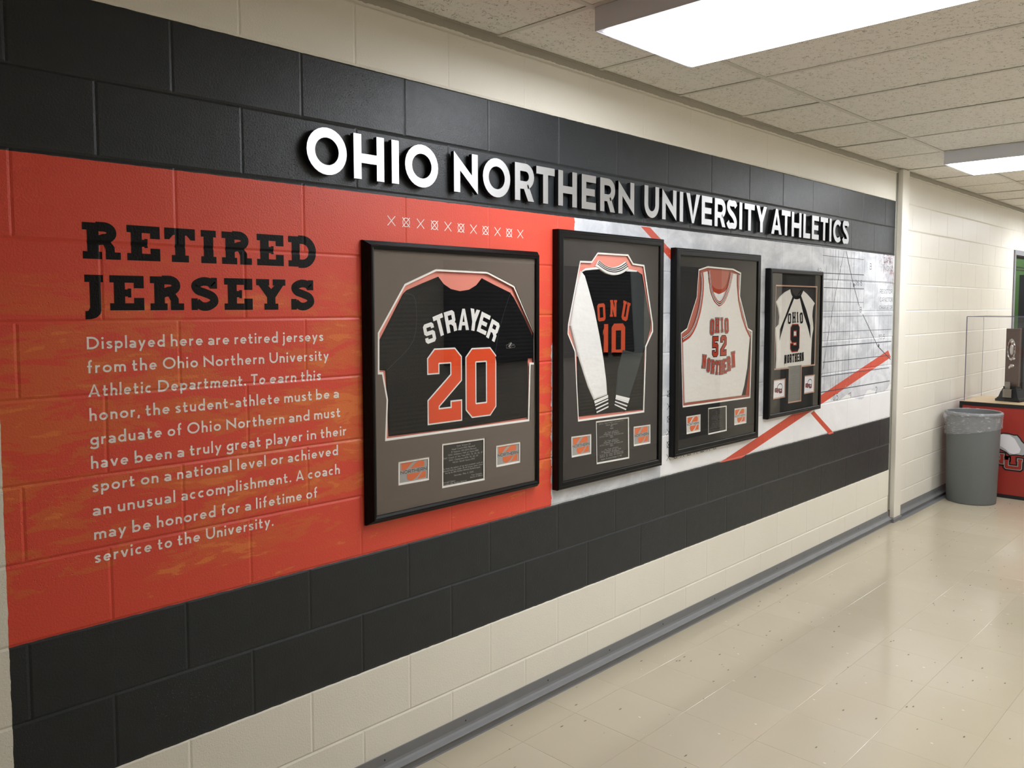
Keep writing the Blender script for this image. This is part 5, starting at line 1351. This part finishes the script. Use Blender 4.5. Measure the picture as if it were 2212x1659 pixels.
# ================================================================== rubbish bin with liner
def lathe(mb, prof, n=56, mi=0, ex=1.0):
    k = len(mb.v)
    for r, z in prof:
        for i in range(n):
            a = 2 * math.pi * i / n; mb.v.append((r * math.cos(a), r * math.sin(a) * ex, z))
    for j in range(len(prof) - 1):
        for i in range(n):
            a, b = k + j * n + i, k + j * n + (i + 1) % n; mb.f.append((a, b, b + n, a + n)); mb.mi.append(mi)
BINC = (6.715, -.250)
t = empty('rubbish_bin', (BINC[0], BINC[1], 0))
mb = MB(); lathe(mb, [(0, .006), (.176, .006), (.182, 0), (.186, .004), (.188, .02), (.205, .745), (.205, .752), (.197, .752), (.180, .03), (0, .03)])
smooth(mb.build('body', M['bin'], t))
bev(t.children[0], .001)
mb = MB(); lathe(mb, [(.2045, .735), (.211, .737), (.216, .745), (.217, .756), (.213, .765), (.205, .768), (.200, .764), (.1985, .752), (.1995, .735)])
smooth(mb.build('rim', M['bin'], t))
random.seed(5)
mb = MB(); n_ = 120; rows = []
zs = [(.198, .52), (.199, .70), (.2005, .767), (.207, .7715), (.2185, .766), (.2205, .750), (.216, .728), (.214, .700), (.213, .672), (.212, .650), (.2105, .632), (.209, .618)]
for j, (r, z) in enumerate(zs):
    row = []
    for i in range(n_):
        a = 2 * math.pi * i / n_
        out = max(0, j - 4) / 7
        wob = (.0022 * math.sin(a * 23 + j * .9) + .0016 * math.sin(a * 41 + j * 2.1) + .0012 * math.sin(a * 9 - j)) * (out * 1.6 + .3)
        sag = out * (.018 * math.sin(a + 2.6) - .024 * (1 + math.cos(a - 1.1)) / 2)
        rr = r + wob + (.0012 if out else 0); row.append((rr * math.cos(a), rr * math.sin(a), z + sag * 1.3 + .0012 * math.sin(a * 17) * out))
    rows.append(row)
for j in range(len(rows) - 1):
    for i in range(n_): q = (i + 1) % n_; mb.face([rows[j][i], rows[j][q], rows[j + 1][q], rows[j + 1][i]])
smooth(mb.build('liner_bag', M['bag'], t))
# knotted corner of the bag sticking out on the wall side
mb = MB(); c0 = Vector((-.150, .150, .735)); pts = []
for k in range(7):
    a = k / 6 * 2 * math.pi; pts.append(c0 + Vector((-.012 * math.cos(a), .006 * math.cos(a), .016 * math.sin(a))))
tip = c0 + Vector((-.032, .030, -.006)); b2_ = [c0 + (p - c0) * 1.4 + Vector((-.024, .022, -.004)) for p in pts]
for k in range(6): mb.face([pts[k], pts[k + 1], b2_[k + 1], b2_[k]]); mb.face([b2_[k], b2_[k + 1], tip])
mb.build('bag_knot', M['bag'], t)
tag(t, 'round grey plastic bin with a clear liner folded over its rim', 'bin')

# ================================================================== trophy stand
SX0, SX1, SY0, SY1, SZ = 7.030, 7.640, -1.080, -.052, .812
t = empty('display_stand', ((SX0 + SX1) / 2, (SY0 + SY1) / 2, 0))
def tput(o): o.parent = t; o.matrix_parent_inverse = Matrix.Translation((-(SX0 + SX1) / 2, -(SY0 + SY1) / 2, 0)); return o
mb = MB(); mb.box((SX0 + .006, SY0 + .006, .0), (SX1, SY1 - .006, SZ - .002)); tput(mb.build('cabinet', M['red_vinyl']))
mb = MB(); e = .022
mb.box((SX0, SY0, SZ - e - .008), (SX0 + .0062, SY1, SZ)); mb.box((SX0, SY0, 0), (SX0 + .0062, SY1, .030))
mb.box((SX0, SY1 - e - .002, .030), (SX0 + .0062, SY1, SZ - e - .008)); mb.box((SX0, SY0, .030), (SX0 + .0062, SY0 + e, SZ - e - .008))
tput(mb.build('edge_trim', M['black'], bevel=.001))
mb = MB(); mb.box((SX0 + .010, SY0 + .010, SZ - .002), (SX1, SY1 - .010, SZ + .003)); tput(mb.build('top', M['ply']))
# printed emblem on the red front panel: lettering under a plain grey-white shape
def yz_polys(name, polys, x, mat, parent):
    mb = MB()
    for i, p in enumerate(polys):
        pts = [Vector((0, a, b)) for a, b in p]
        for tr in tessellate_polygon([pts]): mb.face([(x - 2e-5 * (i % 5), pts[k].y, pts[k].z) for k in tr])
    return link(name, mb.mesh(name, fix=False), mat, parent)
EM_OUT=[(-0.314, 0.5079), (-0.3557, 0.549), (-0.3978, 0.5643), (-0.44, 0.5652), (-0.4821, 0.5564), (-0.508, 0.5591), (-0.5322, 0.5318), (-0.5458, 0.5094), (-0.5724, 0.4825), (-0.5992, 0.4439), (-0.5955, 0.4018), (-0.5553, 0.3758), (-0.5035, 0.3784), (-0.4515, 0.3689), (-0.4244, 0.3928), (-0.3705, 0.4167), (-0.3167, 0.4225)]
EM_HI=[(-0.3561, 0.5368), (-0.3982, 0.5505), (-0.451, 0.547), (-0.4885, 0.521), (-0.5161, 0.47), (-0.5353, 0.4363), (-0.5285, 0.4055), (-0.4875, 0.3884), (-0.4506, 0.396), (-0.4234, 0.423), (-0.3694, 0.4531)]
EM_LET=[('O', -0.2334, -0.3039, 0.3059, 0.3876), ('N', -0.3155, -0.4088, 0.2935, 0.3791), ('U', -0.421, -0.5459, 0.2581, 0.3507)]
t_ = t
em = yz_polys('emblem', [EM_OUT], SX0 + .0055, M['black'], None); tput(em)
def ech(o): o.parent = em; return o
ech(yz_polys('emblem_shape', [offs(EM_OUT, .010)], SX0 + .0050, M['emblem_grey'], None))
ech(yz_polys('emblem_highlight', [EM_HI], SX0 + .0046, M['card_white'], None))
for li, (mt, gr) in enumerate(((M['black'], .017), (M['card_grey'], .0055), (M['red_vinyl'], 0.0))):
    ps = []
    for ch, y0, y1, z0, z1 in EM_LET:
        cap = z1 - z0; W = (y0 - y1) / cap
        pl = glyph_polys(block(ch, W, .27, .04), .27, gr / cap)
        ps += [[(y0 - a * cap, z0 + b * cap) for a, b in p] for p in pl]
    ech(yz_polys('emblem_lettering', ps, SX0 + .0042 - .0004 * li, mt, None))
tag(t, 'red display stand with black edging and a printed emblem, behind the bin', 'display stand')

# ---- clear acrylic cover
AX0, AX1, AY0, AY1, AZ0, AZ1 = 7.062, 7.585, -1.03, -.082, SZ + .0032, 1.562
t = empty('acrylic_cover', ((AX0 + AX1) / 2, (AY0 + AY1) / 2, AZ0))
def aput(o): o.parent = t; o.matrix_parent_inverse = Matrix.Translation((-(AX0 + AX1) / 2, -(AY0 + AY1) / 2, -AZ0)); return o
for nm, pts in (('front_pane', [(AX0, AY0, AZ0), (AX0, AY1, AZ0), (AX0, AY1, AZ1), (AX0, AY0, AZ1)]), ('back_pane', [(AX1, AY0, AZ0), (AX1, AY1, AZ0), (AX1, AY1, AZ1), (AX1, AY0, AZ1)]),
                ('side_pane', [(AX0, AY1, AZ0), (AX1, AY1, AZ0), (AX1, AY1, AZ1), (AX0, AY1, AZ1)]), ('side_pane', [(AX0, AY0, AZ0), (AX1, AY0, AZ0), (AX1, AY0, AZ1), (AX0, AY0, AZ1)]),
                ('top_pane', [(AX0, AY0, AZ1), (AX1, AY0, AZ1), (AX1, AY1, AZ1), (AX0, AY1, AZ1)])):
    mb = MB(); mb.face(pts); aput(mb.build(nm, M['acrylic']))
e = .0028
mb = MB(); mb.box((AX0 - e, AY1 - e, AZ0), (AX0 + e, AY1 + e, AZ1)); mb.box((AX0 - e, AY0, AZ1 - e), (AX0 + e, AY1 - e, AZ1 + e)); mb.box((AX0 + e, AY1 - e * .4, AZ1 - e * .4), (AX1, AY1 + e * .4, AZ1 + e * .4)); mb.box((AX1 - e * .4, AY1 - e * .4, AZ0), (AX1 + e * .4, AY1 + e * .4, AZ1))
mb.box((AX1 - e * .5, AY0, AZ1 - e * .5), (AX1 + e * .5, AY1 - e, AZ1 + e * .5))
aput(mb.build('glued_edge', M['acrylic_edge']))
tag(t, 'clear acrylic cover box standing on the red display stand', 'display cover')

# ---- trophy
TXc, TYc = 7.31, -.392
t = empty('trophy', (TXc, TYc, SZ + .0032)); t.rotation_euler = (0, 0, math.radians(-12))
def steps(mb, lst):
    for hx, hy, z0, z1, tx in lst:
        k = len(mb.v)
        for z, s_ in ((z0, 1.0), (z1, tx)):
            mb.v += [(-hx * s_, -hy * s_, z), (hx * s_, -hy * s_, z), (hx * s_, hy * s_, z), (-hx * s_, hy * s_, z)]
        for q in ((0, 3, 2, 1), (4, 5, 6, 7), (0, 1, 5, 4), (1, 2, 6, 5), (2, 3, 7, 6), (3, 0, 4, 7)): mb.f.append(tuple(k + i for i in q)); mb.mi.append(0)
mb = MB(); steps(mb, [(.085, .100, 0, .022, 1), (.078, .093, .022, .034, .95), (.070, .082, .034, .092, .80), (.054, .062, .092, .112, .93), (.048, .052, .112, .132, 1.0)])
mb.build('base', M['black'], t, bevel=.002)
mb = MB(); steps(mb, [(.018, .056, .132, .640, 1)]); 
mb.build('slab', M['wood'], t, bevel=.003)
# silver relief of wreath and figure, on the side that faces the camera
mb = MB()
for k in range(14):
    a = 2 * math.pi * k / 14; cy, cz = .006 + .030 * math.sin(a), .455 + .085 * math.cos(a)
    for s_ in (0, 1):
        b = a + s_ * .2; u = Vector((0, math.cos(b) * .010, -math.sin(b) * .026)); v_ = Vector((0, math.sin(b) * .007, math.cos(b) * .014)); c = Vector((-.0182, cy, cz))
        mb.face([c - u, c - v_ + Vector((-.004, 0, 0)), c + u, c + v_ + Vector((-.004, 0, 0))])
        mb.face([c - u, c - v_ + Vector((-.009, 0, 0)), c + u, c + v_])
mb.build('silver_wreath', M['chrome'], t)
def ball(mb, c, r, n=10, m_=7):
    rows = [[(c[0] + r[0] * math.sin(math.pi * j / m_) * math.cos(2 * math.pi * i / n), c[1] + r[1] * math.sin(math.pi * j / m_) * math.sin(2 * math.pi * i / n), c[2] + r[2] * math.cos(math.pi * j / m_)) for i in range(n)] for j in range(m_ + 1)]
    for j in range(m_):
        for i in range(n): q = (i + 1) % n; mb.face([rows[j][i], rows[j][q], rows[j + 1][q], rows[j + 1][i]])
mb = MB(); ball(mb, (-.020, .004, .455), (.008, .020, .050)); ball(mb, (-.022, .004, .520), (.008, .012, .016)); ball(mb, (-.020, -.016, .375), (.006, .014, .012)); ball(mb, (-.020, .0, .312), (.006, .022, .016)); ball(mb, (-.022, .018, .296), (.006, .010, .014))
smooth(mb.build('silver_relief', M['chrome'], t))
mb = MB(); mb.box((-.0835, -.034, .036), (-.079, .038, .110)); mb.box((-.0635, -.012, .110), (-.0585, .030, .172)); mb.box((-.0620, -.012, .104), (-.0600, .02, .112))
mb.build('name_plate', M['pewter'], t)
mb = MB(); mb.box((-.0600, -.010, .132), (-.0480, .028, .170)); mb.box((-.079, -.030, .040), (-.058, .034, .106)); mb.build('plate_block', M['black'], t)
tag(t, 'dark wooden slab trophy with silver wreath relief on a stepped black base', 'trophy')
